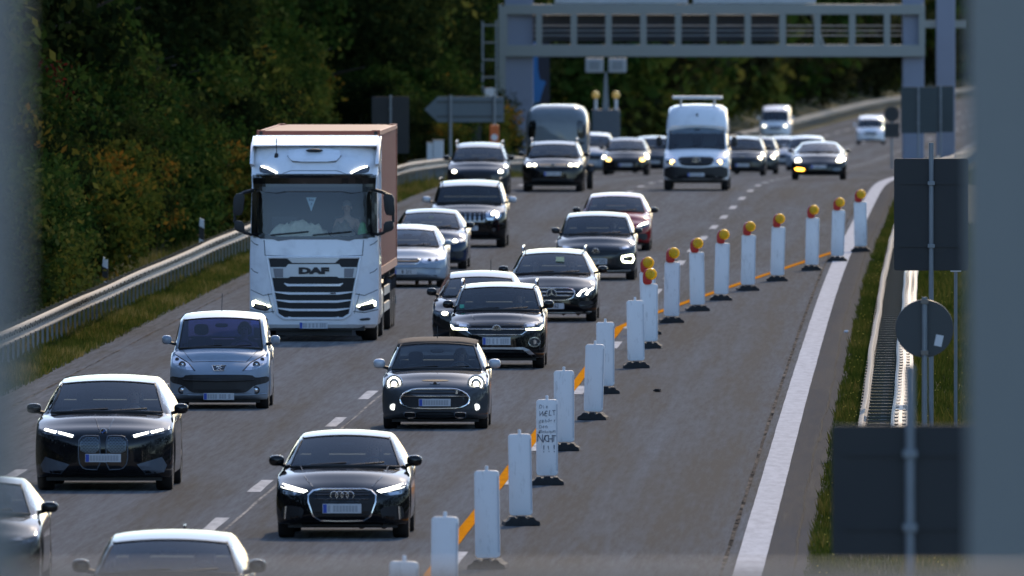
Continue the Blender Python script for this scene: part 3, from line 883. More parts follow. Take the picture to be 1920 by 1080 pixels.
# orange emergency phone
d = 690
r = empty('emergency_phone', (at(927, 0, d)[0], d, ZR(d)))
ORG = mat('phone_orange', (.62, .13, .02), .5)
zb_ = at(0, 281, d)[2] - ZR(d); zt_ = at(0, 234, d)[2] - ZR(d)
MB().prism(rrect(.17, zb_, zt_, .05), -.12, .12).build('cabinet', ORG, r, bevel=.02)
MB().box(-.13, .13, -.1, .1, -.1, zb_).build('pedestal', ORG, r, bevel=.01)
MB().lathe([(.12, 0), (.12, .008)], 16, 'y', (0, -.13, zb_ + .45)).build('white_disc', STICK, r)
tag(r, 'orange emergency phone pillar at the foot of the gantry', 'phone')
# white cabinets
for px, w, h, lab in ((806, .2, .62, 'slim white roadside cabinet, left one of a pair'), (822, .34, .7, 'wider white roadside cabinet, right one of a pair')):
    d = 640
    r = empty('roadside_cabinet', (at(px, 0, d)[0], d, ZR(d)))
    z0 = at(0, 303, d)[2] - ZR(d)
    MB().box(-w / 2, w / 2, -.12, .12, z0, z0 + h).build('box', mat('cabinet_white', (.6, .63, .66), .5, var=.1), r, bevel=.02)
    MB().box(-w * .3, w * .3, -.1, .1, -.1, z0).build('pedestal', STEELD, r)
    MB().box(-w / 2 - .02, w / 2 + .02, -.14, .14, z0 + h, z0 + h + .03).build('lid', STEELD, r)
    tag(r, lab, 'cabinet', 'white roadside cabinets')
# lattice mast
d = 780
r = empty('lattice_mast', (at(918, 0, d)[0], d, ZR(d)))
top = at(0, 38, d)[2] - ZR(d)
for sx in (-.28, .28):
    for sy in (-.28, .28): MB().box(sx - .04, sx + .04, sy - .04, sy + .04, -.2, top).build('leg', STEELD, r)
for i in range(9):
    z = .4 + i * (top - .6) / 8
    MB().box(-.28, .28, -.31, -.25, z - .025, z + .025).build('rung', STEELD, r)
    MB().box(-.28, .28, .25, .31, z - .025, z + .025).build('rung', STEELD, r)
MB().box(-.2, .2, -.55, -.32, at(0, 182, d)[2] - ZR(d), at(0, 165, d)[2] - ZR(d)).build('box', STICK, r, bevel=.02)
tag(r, 'slender grey lattice mast left of the gantry leg', 'mast')

# ------------------------------------------------------------------ overhead gantry
GAN = mat('gantry_grey', (.25, .26, .24), .55, .2, var=.1, vscale=1)
LEG = mat('gantry_leg_blue_grey', (.20, .22, .28), .55, .1, var=.12, vscale=.8)
PAN = mat('sign_box_dark', (.028, .033, .042), .6, var=.2, vscale=2)
d = 800.0
GZ = ZR(d)
x0 = at(940, 0, d)[0]; x1 = at(1733, 0, d)[0]
zb1 = at(0, 106, d)[2]; zb0 = at(0, 84, d)[2]; zt0 = at(0, 27, d)[2]; zt1 = at(0, 8, d)[2]
gr = empty('sign_gantry', ((x0 + x1) / 2, d, GZ))
cx = (x0 + x1) / 2
def gl(mb, name, m, bev=.0): return mb.build(name, m, gr, bevel=bev, loc=(-cx, -d, -GZ))
for yy in (d - .9, d + .9):
    gl(MB().box(x0, x1, yy - .14, yy + .14, zb1, zb0), 'bottom_chord', GAN, .02)
    gl(MB().box(x0, x1, yy - .14, yy + .14, zt0, zt1), 'top_chord', GAN, .02)
nb = 12
for i in range(nb + 1):
    x = x0 + .12 + (x1 - x0 - .24) * i / nb
    gl(MB().box(x - .13, x + .13, d - 1.03, d - .77, zb0, zt0), 'upright', GAN)
    gl(MB().box(x - .09, x + .09, d + .80, d + 1.0, zb0, zt0), 'upright', GAN)
    gl(MB().box(x - .06, x + .06, d - .76, d + .76, zb1 + .05, zb0 - .05), 'cross_beam', GAN)
for i in range(nb):
    xa = x0 + .12 + (x1 - x0 - .24) * i / nb
    xb = xa + (x1 - x0 - .24) / nb
    if i < 8: gl(MB().box(xa + .12, xb - .12, d + 1.35, d + 1.9, zb0 + .12, zt0 - .02), 'sign_box', PAN, .03)
    for q in (.30, .46, .62):
        z = zb0 + (zt0 - zb0) * q
        gl(MB().tube([(xa + .12, d + .6, z), (xb - .12, d + .6, z)], .028, 6), 'handrail', STEELD)
gl(MB().tube([(at(1520, 0, d)[0], d - .6, at(0, 20, d)[2]), (at(1545, 0, d)[0], d - .6, at(0, 92, d)[2])], .08, 8), 'brace', GAN)
for a, b in ((1040, 1290), (1300, 1530)):
    gl(MB().box(at(a, 0, d)[0], at(b, 0, d)[0], d + 1.2, d + 1.5, zt1 + .02, zt1 + 1.9), 'message_panel', mat('message_panel_grey', (.42, .44, .45), .5, var=.2, vscale=2), .03)
for px0, px1 in ((946, 1000), (1692, 1732)):
    xa, xb = at(px0, 0, d)[0], at(px1, 0, d)[0]
    gl(MB().box(xa, xb, d - .7, d + .7, GZ - .3, zt1 + 2.2), 'leg', LEG, .05)
    gl(MB().box(xa - .25, xb + .25, d - .9, d + .9, GZ - .3, GZ + .4), 'footing', mat('concrete', (.3, .29, .28), .8, var=.2), .03)
gl(MB().box(at(935, 0, d)[0], at(948, 0, d)[0], d - 1.05, d - .75, at(0, 290, d)[2], zt1), 'slim_upright', GAN)
tag(gr, 'grey steel truss sign gantry spanning the carriageway', 'gantry')
# second support behind at the right
d2 = 812.0
r = empty('gantry_support', (at(1773, 0, d2)[0], d2, ZR(d2)))
MB().box(-.4, .4, -.4, .4, -.3, at(0, -40, d2)[2] - ZR(d2)).build('column', LEG, r, bevel=.05)
MB().box(-1.2, .9, -.1, .1, at(0, 52, d2)[2] - ZR(d2), at(0, 38, d2)[2] - ZR(d2)).build('arm', GAN, r)
tag(r, 'blue grey column right of the gantry leg behind dark sign backs', 'column')
# blue banner tower behind the left leg
d = 830.0
r = empty('blue_sign_mast', (at(1008, 0, d)[0], d, ZR(d)))
BLU = mat('sign_blue', (.022, .16, .42), .4, var=.1)
zt = at(0, 30, d)[2] - ZR(d); zl = at(0, 196, d)[2] - ZR(d)
MB().prism(chaikin([(-.42, zl), (.05, zl), (.25, zl + .7), (.38, zl + 1.0), (.02, zl + 1.1), (-.02, zt - .6), (-.1, zt), (-.42, zt)], 1), -.05, .05).build('blue_panel', BLU, r)
MB().box(-.02, .52, .06, .12, zl, zt).build('dark_panel', mat('sign_navy', (.010, .014, .030), .5), r)
MB().tube([(.2, .16, -.2), (.2, .16, zt)], .07, 8).build('post', STEELD, r)
tag(r, 'tall blue and navy sign panel behind the left gantry leg', 'sign')
# dark signs before the right leg
for px, w, lab in ((1722, 1.35, 'left one of two dark sign backs before the right gantry leg'), (1768, 1.0, 'right one of two dark sign backs before the right gantry leg')):
    sign_back('road_sign', lab, 740 if px < 1750 else 744, at(px, 0, 740)[0], w, at(0, 250, 740)[2], at(0, 163, 740)[2], ZR(740), 0, m=mat('sign_back_green_grey', (.030, .045, .050), .55, var=.15))
r = empty('road_sign', (at(1672, 0, 900)[0], 900, ZR(900)))
zc_ = at(0, 214, 900)[2] - ZR(900)
MB().lathe([(.36, 0), (.36, .03)], 24, 'y', (0, 0, zc_)).build('disc', SBACK, r)
MB().box(-.36, .36, 0, .03, zc_ - 1.1, zc_ - .42).build('plate', SBACK, r)
MB().tube([(0, .06, -.1), (0, .06, zc_ + .3)], .05, 8).build('post', STEELD, r)
tag(r, 'small distant round sign back above a square plate by the far van', 'sign')
# warning light trailer parked beyond the gantry
d = 850.0
r = empty('warning_trailer', (at(1136, 0, d)[0], d, ZR(d)))
def lz(py): return at(0, py, d)[2] - ZR(d)
GREYT = mat('trailer_grey', (.10, .12, .14), .6, var=.15)
MB().box(-.62, .62, -.3, .3, .35, lz(205)).build('body', GREYT, r, bevel=.04)
MB().box(-.95, .95, -.5, .5, .3, lz(262)).build('frame', GREYT, r, bevel=.03)
MB().prism([(-.14, lz(205)), (.14, lz(205)), (.05, lz(135)), (-.05, lz(135))], -.06, .06).build('mast', STEELD, r)
for s in (-1, 1):
    MB().box(s * .51 - .4, s * .51 + .4, -.08, .08, lz(136), lz(109)).build('lamp_panel', mat('panel_pale', (.34, .36, .37), .5, var=.2), r, bevel=.04)
    MB().box(s * .51 - .22, s * .51 + .22, -.1, -.081, lz(130), lz(115)).build('panel_recess', STEELD, r)
    MB().tube([(s * .45, 0, lz(205)), (s * .45, 0, lz(186))], .07, 8).build('lamp_stem', STICK, r)
    MB().blob((s * .45, 0, lz(178)), (.17, .12, .17), 2.2).build('beacon_lamp', mat('trailer_lamp', (.6, .40, .10), .3, emit=(1, .65, .2), estr=.08), r, True)
    MB().lathe([(.3, -.1), (.3, .1)], 14, 'x', (s * .85, 0, .3)).build('wheel', RUB, r)
tag(r, 'grey warning light trailer with two yellow lamps and raised pale panels', 'trailer')
# lamp poles close to the camera, out of focus
def near_post(name, x, d, w, label):
    r = empty(name, (x, d, 0))
    MB().box(-w / 2, w / 2, -.1, .1, .02, 9.6).build('shaft', POSTG, r, bevel=.015)
    MB().box(-w / 2 - .12, w / 2 + .12, -.22, .22, -.03, .02).build('base_plate', POSTG, r, bevel=.005)
    for sx in (-1, 1):
        for sy in (-1, 1): MB().lathe([(.022, 0), (.022, .05)], 6, 'z', (sx * (w / 2 + .07), sy * .17, .02)).build('anchor_bolt', STEELD, r)
    tag(r, label, 'post', 'blurred steel posts on the median')
near_post('steel_post', -.93, 32, .20, 'soft blurred blue grey steel post filling the left edge')
near_post('steel_post', 1.639 + .15, 69, .30, 'broad blurred blue grey steel post filling the right edge')
r = empty('steel_barrier', (0, 47, 0))
RAILM = mat('barrier_grey', (.20, .18, .155), .6, var=.1)
hz = CAMH - (1072 + 149) * 47 / 36000.0
MB().box(-1.9, 1.9, -.05, .05, hz - .16, hz).build('top_rail', RAILM, r, bevel=.02)
MB().box(-1.9, 1.9, -.04, .04, hz - .75, hz - .65).build('lower_rail', RAILM, r, bevel=.02)
for s in (-1.75, 1.75): MB().box(s - .07, s + .07, -.045, .045, -.05, hz - .17).build('upright', RAILM, r)
tag(r, 'blurred grey horizontal rail along the bottom edge', 'barrier')

# bits of litter on the closed lane
def litter(label, px, py, w, m, seed):
    d = 298800.0 / (py + 149); x = (px - 960) * d / 36000.0
    g = random.Random(seed); mb = MB(); mb.blob((0, 0, .02), (w, w * .8, .022), 2.4, 12, 6)
    mb.v = [(a + g.uniform(-.25, .25) * w, b + g.uniform(-.25, .25) * w, max(.0, c + g.uniform(-.008, .02))) for a, b, c in mb.v]
    tag(mb.build('litter', m, loc=(x, d, ZR(d) + .008)), label, 'litter')
litter('flattened dark scrap of rubber lying in the closed lane', 1233, 736, .075, RUB, 1)
litter('small white paper scrap on the margin right of the edge line', 1587, 625, .05, STICK, 2)
# ------------------------------------------------------------------ vehicles
TYRE_ME = MB().lathe([(.62, -.44), (.80, -.5), (.95, -.47), (1.0, -.36), (1.0, .36), (.95, .47), (.80, .5), (.62, .44)], 28, 'x').mesh(RUB, True, 0, 'tyre')
_rm = MB().lathe([(.66, -.38), (.66, .40)], 28, 'x')
for i in range(5):
    a = 2 * math.pi * i / 5
    c, s = math.cos(a), math.sin(a)
    q = [(-.08, .12), (.08, .12), (.12, .64), (-.12, .64)]
    b = len(_rm.v)
    for h in (-.46, .46):
        for (u, w) in q: _rm.v.append((h, u * c - w * s, u * s + w * c))
    _rm.f += [(b, b + 1, b + 2, b + 3), (b + 4, b + 7, b + 6, b + 5), (b, b + 4, b + 5, b + 1), (b + 1, b + 5, b + 6, b + 2), (b + 2, b + 6, b + 7, b + 3), (b + 3, b + 7, b + 4, b)]
RIM_ME = _rm.mesh(RIM, True, 0, 'rim')
def wheel(root, x, y, r, w=.215):
    t = add('wheel', TYRE_ME, root, loc=(x, y, r), scale=(w, r, r))
    add('rim', RIM_ME, t)
    return t

class Car: pass
def lerp(a, b, t): return a + (b - a) * t
def smooth(t):
    t = max(0, min(1, t)); return t * t * (3 - 2 * t)

def make_body(S, k):
    """loft the painted shell and the glass. S: dict of dimensions; k: rise per metre of depth"""
    W = S['W'] / 2; L = S['L']; zb = S['zb']
    yc, yr = S['yc'], S['yr']
    zc = S['cowl'][0] - yc * k; wb = S['cowl'][1]
    zt = S['top'][0] - yr * k; wt = S['top'][1]
    H = max(S['roof'] - (yr + .5) * k, zt + .02)
    zh = S['zh']; y1 = S.get('y1', .34)
    yre = S.get('yre', L - .75); yrb = S.get('yrb', L - .30); ztail = S.get('ztail', zc + .02)
    yw = S.get('yw', .86); yw2 = S.get('yw2', L - .95); rw = S['rw']; ra = rw + .055
    belt_f = hermite([(y1, zh - .05), (lerp(y1, yc, .5), lerp(zh - .04, zc - .05, .6)), (yc, zc - .055), (yc + .7, zc - .03), (yrb, zc + .01), (L, zc + .01)])
    top_pts = [(y1, zh), (lerp(y1, yc, .35), lerp(zh, zc, S.get('hoodc', .66))), (lerp(y1, yc, .7), lerp(zh, zc, S.get('hoodc', .66) * .45 + .55)), (yc, zc)]
    hood_f = hermite(top_pts)
    def top(y):
        if y <= yc: return hood_f(y)
        if y <= yr:
            q = (y - yc) / (yr - yc); return lerp(zc, zt, q + .10 * q * (1 - q))
        if y <= yre:
            q = (y - yr) / (yre - yr); return zt + (H - zt) * min(1, math.sin(min(1, q * 2.2) * math.pi / 2)) - max(0, q - .5) ** 2 * .2
        e = zt + (H - zt) - .05
        if y <= yrb: return lerp(e, ztail, smooth((y - yre) / (yrb - yre)) * .5 + .5 * (y - yre) / (yrb - yre))
        return lerp(ztail, ztail - .05, (y - yrb) / (L - yrb))
    def qv(y):
        if y <= yc: return 0
        if y < yr: return (y - yc) / (yr - yc)
        if y <= yre: return 1
        if y < yrb: return 1 - (y - yre) / (yrb - yre)
        return 0
    def zbot(y):
        z = zb + .02
        for c in (yw, yw2):
            dy = abs(y - c)
            if dy < ra: z = max(z, rw + math.sqrt(max(0, ra * ra - dy * dy)))
        return z
    def bow(y):
        if y < yc: return lerp(.05, S.get('bow', .16), (y - y1) / (yc - y1))
        if y < yr: return lerp(S.get('bow', .16), S.get('bow', .16) * .8, (y - yc) / (yr - yc))
        if y < yr + .7: return S.get('bow', .16) * .8 * (1 - (y - yr) / .7)
        return 0
    ys = set([y1, yc, yr, yre, yrb, L - .12])
    for a, b, n in ((y1, yc, 7), (yc, yr, 8), (yr, yre, 9), (yre, yrb, 5), (yrb, L - .12, 2)):
        for i in range(1, n): ys.add(lerp(a, b, i / n))
    for c in (yw, yw2):
        for f in (-1.001, -.97, -.85, -.6, -.3, 0, .3, .6, .85, .97, 1.001):
            y = c + f * ra
            if y1 + .02 < y < L - .14: ys.add(y)
    ys = sorted(ys)
    # thin out near-duplicates but keep the key stations
    key = (y1, yc, yr, yre, yrb)
    out = []
    for y in ys:
        if out and y - out[-1] < .012:
            if y in key: out[-1] = y
            continue
        out.append(y)
    ys = out
    NB = 5; NS = 5; NG = 6
    def section(y):
        b = belt_f(y); z0 = min(zbot(y), b - .06); q = qv(y); zc_ = top(y)
        tail = 1 - .10 * smooth((y - (L - .9)) / .9)
        w = W * tail
        pts = [(0, z0), (w * .5, z0), (w - .13, z0), (w - .045, z0 + .01), (w - .018, z0 + .05)]
        for f in (.22, .45, .68, .88):
            pts.append((w - .016 * (2 * f - 1) ** 2 - .012 * max(0, f - .6), z0 + .05 + (b - z0 - .05) * f))
        ws = w - .045
        pts.append((ws, b))
        ib = len(pts) - 1
        wg = lerp(wb, wt, q) * tail
        wo_ = min(wg + .065, ws - .02)
        def hoodz(x): return b + (zc_ - b) * (1 - (x / ws) ** 2.6)
        crown = .045
        s = smooth(q / .18)
        zg = lerp(hoodz(wg), zc_ - crown, s); zo = lerp(hoodz(wo_), zc_ - crown - .055, s)
        for i in range(1, NS):
            t = i / NS
            pts.append((lerp(ws, wo_, t) + .02 * math.sin(t * math.pi) * q, lerp(b, zo, t)))
        pts.append((wo_, zo)); io = len(pts) - 1
        pts.append((lerp(wo_, wg, .5), lerp(zo, zg, .6)))
        pts.append((wg, zg)); ii = len(pts) - 1
        for i in range(1, NG + 1):
            t = i / NG; x = wg * (1 - t)
            pts.append((x, lerp(hoodz(x), zc_ - crown * (1 - t) ** 2, s)))
        return pts, ib, io, ii
    V = []; rings = []
    for y in ys:
        pts, ib, io, ii = section(y)
        m = len(pts) - 1
        full = pts + [(-x, z) for x, z in reversed(pts[1:m])]
        idx = []
        for x, z in full:
            idx.append(len(V)); V.append((x, y + bow(y) * (abs(x) / W) ** 2, z))
        rings.append(idx)
    m = len(pts) - 1; nr = len(rings[0])
    groups = {'body': [], 'windscreen': [], 'side_window': [], 'side_window2': [], 'rear_window': []}
    bp = S.get('bpil', lerp(yc, yre, .52))
    for i in range(len(ys) - 1):
        ya, yb = ys[i], ys[i + 1]
        for j in range(nr):
            j2 = (j + 1) % nr
            f = (rings[i][j], rings[i][j2], rings[i + 1][j2], rings[i + 1][j])
            jj = min(j, nr - 1 - j)           # mirrored index of the strip
            g = 'body'
            if jj >= ii and ya >= yc - 1e-6 and yb <= yr + 1e-6: g = 'windscreen'
            elif jj >= ii and ya >= yre - 1e-6 and yb <= yrb + 1e-6 and not S.get('van'): g = 'rear_window'
            elif ib < jj < io and ya >= yc + .28 and yb <= lerp(yre, yrb, .55) and not (S.get('van') and ya > yr + .9) and not (ya <= bp < yb):
                g = 'side_window' if j < m else 'side_window2'
            groups[g].append(f)
    # nose
    zc0 = lerp(zb, zh, .46)
    pt_, ps_, pb_ = S.get('p', (2.4, 5.0, 7.0))
    prev = rings[0]
    for r in (.972, .93, .87, .79, .68, .54, .38, .2):
        cur = []
        for j in rings[0]:
            x, y, z = V[j]
            nx = abs(x) / W; nz = (z - zc0) / ((zh - zc0) if z > zc0 else (zc0 - zb))
            h = math.hypot(nx, nz) + 1e-9; t = (nz / h) ** 2
            p = lerp(ps_, pt_ if z > zc0 else pb_, t)
            cur.append(len(V)); V.append((x * r, y * r ** p, zc0 + (z - zc0) * r))
        for j in range(nr):
            j2 = (j + 1) % nr
            groups['body'].append((prev[j], cur[j], cur[j2], prev[j2]))
        prev = cur
    groups['body'].append(tuple(prev))
    # tail
    zc1 = .62; prev = rings[-1]
    for r in (.96, .85, .6, .3):
        cur = []
        for j in rings[-1]:
            x, y, z = V[j]
            cur.append(len(V)); V.append((x * r, L - (L - y) * r ** 4, zc1 + (z - zc1) * r))
        for j in range(nr):
            j2 = (j + 1) % nr
            groups['body'].append((prev[j2], cur[j2], cur[j], prev[j]))
        prev = cur
    groups['body'].append(tuple(reversed(prev)))
    return V, groups, dict(zc=zc, zt=zt, H=H, wb=wb, wt=wt, belt=belt_f, top=top, W=W)

def submesh(name, V, faces, m, smooth_=True):
    used = sorted(set(i for f in faces for i in f)); mp = {u: i for i, u in enumerate(used)}
    me = bpy.data.meshes.new(name)
    me.from_pydata([V[u] for u in used], [], [tuple(mp[i] for i in f) for f in faces])
    bm = bmesh.new(); bm.from_mesh(me); bmesh.ops.recalc_face_normals(bm, faces=bm.faces); bm.to_mesh(me); bm.free()
    if smooth_:
        for p in me.polygons: p.use_smooth = True
    me.materials.append(m)
    return me

class Skin:
    """front surface of a vehicle onto which lamps, grilles and trims are fitted"""
    def __init__(s, V, F, root):
        s.bvh = BVHTree.FromPolygons([Vector(v) for v in V], F); s.root = root
    def y(s, x, z):
        for dx, dz in ((0, 0), (0, .02), (0, -.02), (-.02 if x > 0 else .02, 0), (-.05 if x > 0 else .05, 0), (0, .06), (0, -.06)):
            h = s.bvh.ray_cast(Vector((x + dx, -4, z + dz)), Vector((0, 1, 0)), 6.5)
            if h[0] is not None: return h[0].y
        return .1
    def patch(s, name, poly, m, parent=None, off=.006, rim=.03, step=.07, flip=False):
        if flip: poly = [(-x, z) for x, z in reversed(poly)]
        bm = bmesh.new()
        vs = [bm.verts.new((x, 0, z)) for x, z in poly]
        bm.faces.new(vs)
        xs = [p[0] for p in poly]; zs = [p[1] for p in poly]
        def cut(co, no):
            bmesh.ops.bisect_plane(bm, geom=list(bm.verts) + list(bm.edges) + list(bm.faces), plane_co=co, plane_no=no, dist=1e-5)
        n = int((max(xs) - min(xs)) / step)
        for i in range(1, n + 1): cut((min(xs) + (max(xs) - min(xs)) * i / (n + 1), 0, 0), (1, 0, 0))
        n = int((max(zs) - min(zs)) / step)
        for i in range(1, n + 1): cut((0, 0, min(zs) + (max(zs) - min(zs)) * i / (n + 1)), (0, 0, 1))
        bmesh.ops.triangulate(bm, faces=[f for f in bm.faces if len(f.verts) > 4])
        for v in bm.verts: v.co.y = s.y(v.co.x, v.co.z) - off
        ed = [e for e in bm.edges if len(e.link_faces) == 1]
        g = bmesh.ops.extrude_edge_only(bm, edges=ed)
        for v in [q for q in g['geom'] if isinstance(q, bmesh.types.BMVert)]: v.co.y += rim + off
        bmesh.ops.recalc_face_normals(bm, faces=bm.faces)
        me = bpy.data.meshes.new(name); bm.to_mesh(me); bm.free(); me.materials.append(m)
        return add(name, me, parent or s.root)
    def both(s, name, poly, m, parents=None, **k):
        a = s.patch(name, poly, m, parents[0] if parents else None, **k)
        b = s.patch(name, poly, m, parents[1] if parents else None, flip=True, **k)
        return a, b
    def line(s, name, pts, r, m, parent=None, off=.008, closed=False, sz=1.0, step=.05):
        out = []
        q = list(pts) + ([pts[0]] if closed else [])
        for i in range(len(q) - 1):
            a, b = q[i], q[i + 1]
            n = max(1, int(math.hypot(b[0] - a[0], b[1] - a[1]) / step))
            for t in range(n): out.append((lerp(a[0], b[0], t / n), lerp(a[1], b[1], t / n)))
        out.append(q[-1])
        path = [(x, s.y(x, z) - off, z) for x, z in out]
        return MB().tube(path, r, 6, sz=sz).build(name, m, parent or s.root, True)
    def mir(s, name, pts, r, m, parents=None, **k):
        a = s.line(name, pts, r, m, parents[0] if parents else None, **k)
        b = s.line(name, [(-x, z) for x, z in pts], r, m, parents[1] if parents else None, **k)
        return a, b
    def ring(s, name, x, z, r, t, m, parent=None, off=.012, n=22):
        y = s.y(x, z) - off
        path = [(x + r * math.cos(2 * math.pi * i / n), y, z + r * math.sin(2 * math.pi * i / n)) for i in range(n + 1)]
        return MB().tube(path, t, 6, cap=False).build(name, m, parent or s.root, True)
    def disc(s, name, x, z, r, m, parent=None, off=.012, depth=.03, dome=.0):
        y = s.y(x, z) - off
        return MB().lathe([(r, depth), (r, 0), (r * .82, -dome * .6), (r * .4, -dome)] if dome else [(r, depth), (r, 0)], 22, 'y', (x, y, z)).build(name, m, parent or s.root, True)
def half(poly):
    """close a right-half outline that starts and ends on the centre line"""
    return poly + [(-x, z) for x, z in reversed(poly) if x > 1e-6]

def plate(sk, z0, z1, w=.52, x=0, text=None):
    y = min(sk.y(x - w * .4, (z0 + z1) / 2), sk.y(x, z0), sk.y(x, z1), sk.y(x, (z0 + z1) / 2)) - .022
    p = MB().box(x - w / 2, x + w / 2, y, y + .05, z0, z1).build('number_plate', PLATE, sk.root, bevel=.004)
    MB().box(x - w / 2 + .008, x - w / 2 + .058, y - .003, y + .001, z0 + .006, z1 - .006).build('blue_band', PLATEB, p)
    if text: add('plate_text', text_mesh(text, (z1 - z0) * .95, INK, bold=.002), p, loc=(x + .03, y - .002, (z0 + z1) / 2), scale=(.82, 1, 1))
    else:
        # weathered grey blocks where the characters are illegible
        rnd = random.Random(int(z0 * 1e4) + int(w * 1e3))
        mb = MB(); q = x - w / 2 + .07
        while q < x + w / 2 - .05:
            mb.box(q, q + .034, y - .002, y + .001, z0 + .02, z1 - .02); q += .042 + (.03 if rnd.random() < .2 else 0)
        mb.build('faint_characters', mat('plate_faint', (.36, .37, .39), .5), p)
    return p
def vw_badge(sk, z, r):
    b = sk.disc('badge', 0, z, r, GBLK, off=.014)
    sk.ring('badge_ring', 0, z, r * .93, r * .09, CHR, b, off=.020)
    sk_pts = [[(-.62, .6), (-.28, -.72), (0, .02), (.28, -.72), (.62, .6)], [(-.26, .86), (0, .2), (.26, .86)]]
    for q in sk_pts:
        y = sk.y(0, z) - .022
        MB().tube([(a * r, y, z + c * r) for a, c in q], r * .09, 6).build('badge_letter', CHR, b, True)
def star_badge(sk, z, r):
    sk.ring('badge_ring', 0, z, r, r * .08, CHR, off=.03)
    y = sk.y(0, z) - .03
    mb = MB()
    for a in (90, 210, 330):
        c, s_ = math.cos(R(a)), math.sin(R(a))
        mb.prism([(-s_ * r * .12, z + c * r * .12), (c * r, z + s_ * r), (s_ * r * .12, z - c * r * .12)], y - .01, y + .01)
    mb.build('badge_star', CHR, sk.root)
def rings_badge(sk, z, r):
    for i in range(4): sk.ring('badge_ring', (-1.5 + i) * r * 1.42, z, r, r * .15, CHR, off=.024)

def vehicle(name, label, cat, pos, body_mat, S, glass_mat=None, mirror=None, roof_mat=None, group=None, interior=True, rails_=False, pillar=None):
    X, d = pos
    h = heading(d)
    root = empty(name, (X, d, ZR(d)), h)
    k = (CAMH - 1.2) / d
    V, G, I = make_body(S, k)
    gm = glass_mat or GL
    allF = [f for g in G.values() for f in g]
    add('body', submesh('body', V, G['body'], body_mat), root)
    add('windscreen', submesh('windscreen', V, G['windscreen'], gm), root)
    if G['side_window']:
        add('side_window', submesh('side_window', V, G['side_window'], gm), root)
        add('side_window', submesh('side_window', V, G['side_window2'], gm), root)
    if G['rear_window']: add('rear_window', submesh('rear_window', V, G['rear_window'], gm), root)
    sk = Skin(V, allF, root); sk.I = I; sk.S = S; sk.k = k
    yc, yr, L = S['yc'], S['yr'], S['L']
    zc, zt, wb, wt, W = I['zc'], I['zt'], I['wb'], I['wt'], I['W']
    # black ceramic border of the windscreen and the cowl
    def ws(x, q): return (x, lerp(zc, zt, q))
    top_in = zt - .045
    sk.line('screen_seal', [(wb * t, zc + .012 - .022 * t * t) for t in np.linspace(-.99, .99, 13)], .022, BLK, off=.002, sz=.8)
    sk.line('screen_seal', [(wt * t, zt - .002 - .043 * t * t) for t in np.linspace(-.99, .99, 13)], .013, BLK, off=.002)
    for s in (-1, 1): sk.line('screen_seal', [(s * wb, zc - .005), (s * wt, top_in + .01)], .014, pillar or BLK, off=.002)
    for x0, x1 in ((-.62 * wb, .02), (.05, .72 * wb)):
        sk.line('wiper', [(x0, zc + .025), (x1, zc + .055)], .009, BLK, off=.012)
    # wheels
    rw = S['rw']
    for y in (S.get('yw', .86), S.get('yw2', L - .95)):
        for s in (-1, 1): wheel(root, s * (W - S.get('tw', .225) / 2 - .012), y, rw, S.get('tw', .225))
    # door mirrors
    mm = mirror or body_mat
    mx, mz, mw, mh = S.get('mir', (W + .07, zc + .10, .105, .075))
    ym = yc + S.get('miry', .42)
    for s in (-1, 1):
        mo = MB().blob((s * mx, ym, mz), (mw, .085, mh), 2.7, 18, 10).build('side_mirror', mm, root, True)
        MB().tube([(s * (W - .09), ym + .05, mz - mh * 1.0), (s * (mx - mw * .3), ym + .01, mz - mh * .55)], .026, 8).build('mirror_arm', BLK, mo, True)
    # lower dark underside apron
    MB().box(-W + .16, W - .16, .30, L - .3, S['zb'] - .02, S['zb'] + .10).build('underbody', BLK, root)
    if interior:
        it = MB()
        it.box(-W + .14, W - .14, yc + .16, yc + .62, zc - .32, zc - .05)
        it.build('dashboard', INTR, root, bevel=.03)
        MB().box(-W + .12, W - .12, yc + .3, S.get('yre', L - .75), .22, .40).build('cabin_floor', INTR, root)
        hs = I['H'] - .30
        for s in (-1, 1):
            st = MB().prism(chaikin([(-.24, .45), (.24, .45), (.22, hs - .22), (.13, hs - .14), (-.13, hs - .14), (-.22, hs - .22)], 2), -.07, .07).build('seat', SEATM, root, bevel=.03, loc=(s * .37, yc + 1.25, 0))
            MB().blob((0, 0, hs - .02), (.125, .055, .095), 3).build('headrest', SEATM, st, True)
            MB().box(-.24, .24, -.5, .02, .38, .52).build('cushion', SEATM, st, bevel=.03)
        MB().box(-W + .22, W - .22, min(L - .75, S.get('yre', L)) - .25, min(L - .75, S.get('yre', L)) - .1, .4, zc + .12).build('rear_bench', SEATM, root, bevel=.04)
        n = 20
        MB().tube([(.37 + .18 * math.cos(2 * math.pi * i / n), yc + .66 + .05 * math.sin(2 * math.pi * i / n), zc - .06 + .17 * math.sin(2 * math.pi * i / n)) for i in range(n + 1)], .014, 6, cap=False).build('steering_wheel', INTR, root, True)
        MB().blob((0, yr - .02, zt - .13), (.11, .03, .035), 3).build('rear_view_mirror', BLK, root, True)
    if rails_:
        zr = I['H']
        for s in (-1, 1):
            x = s * (wt + .035)
            MB().tube([(x, yr + .22, zr - .09), (x, yr + .32, zr + .015), (x, yr + .5, zr + .045), (x, S.get('yre', L - .75) - .3, zr + .04), (x, S.get('yre', L - .75) - .1, zr - .08)], .02, 6).build('roof_rail', SLV if rails_ is True else rails_, root, True)
    tag(root, label, cat, group)
    return sk

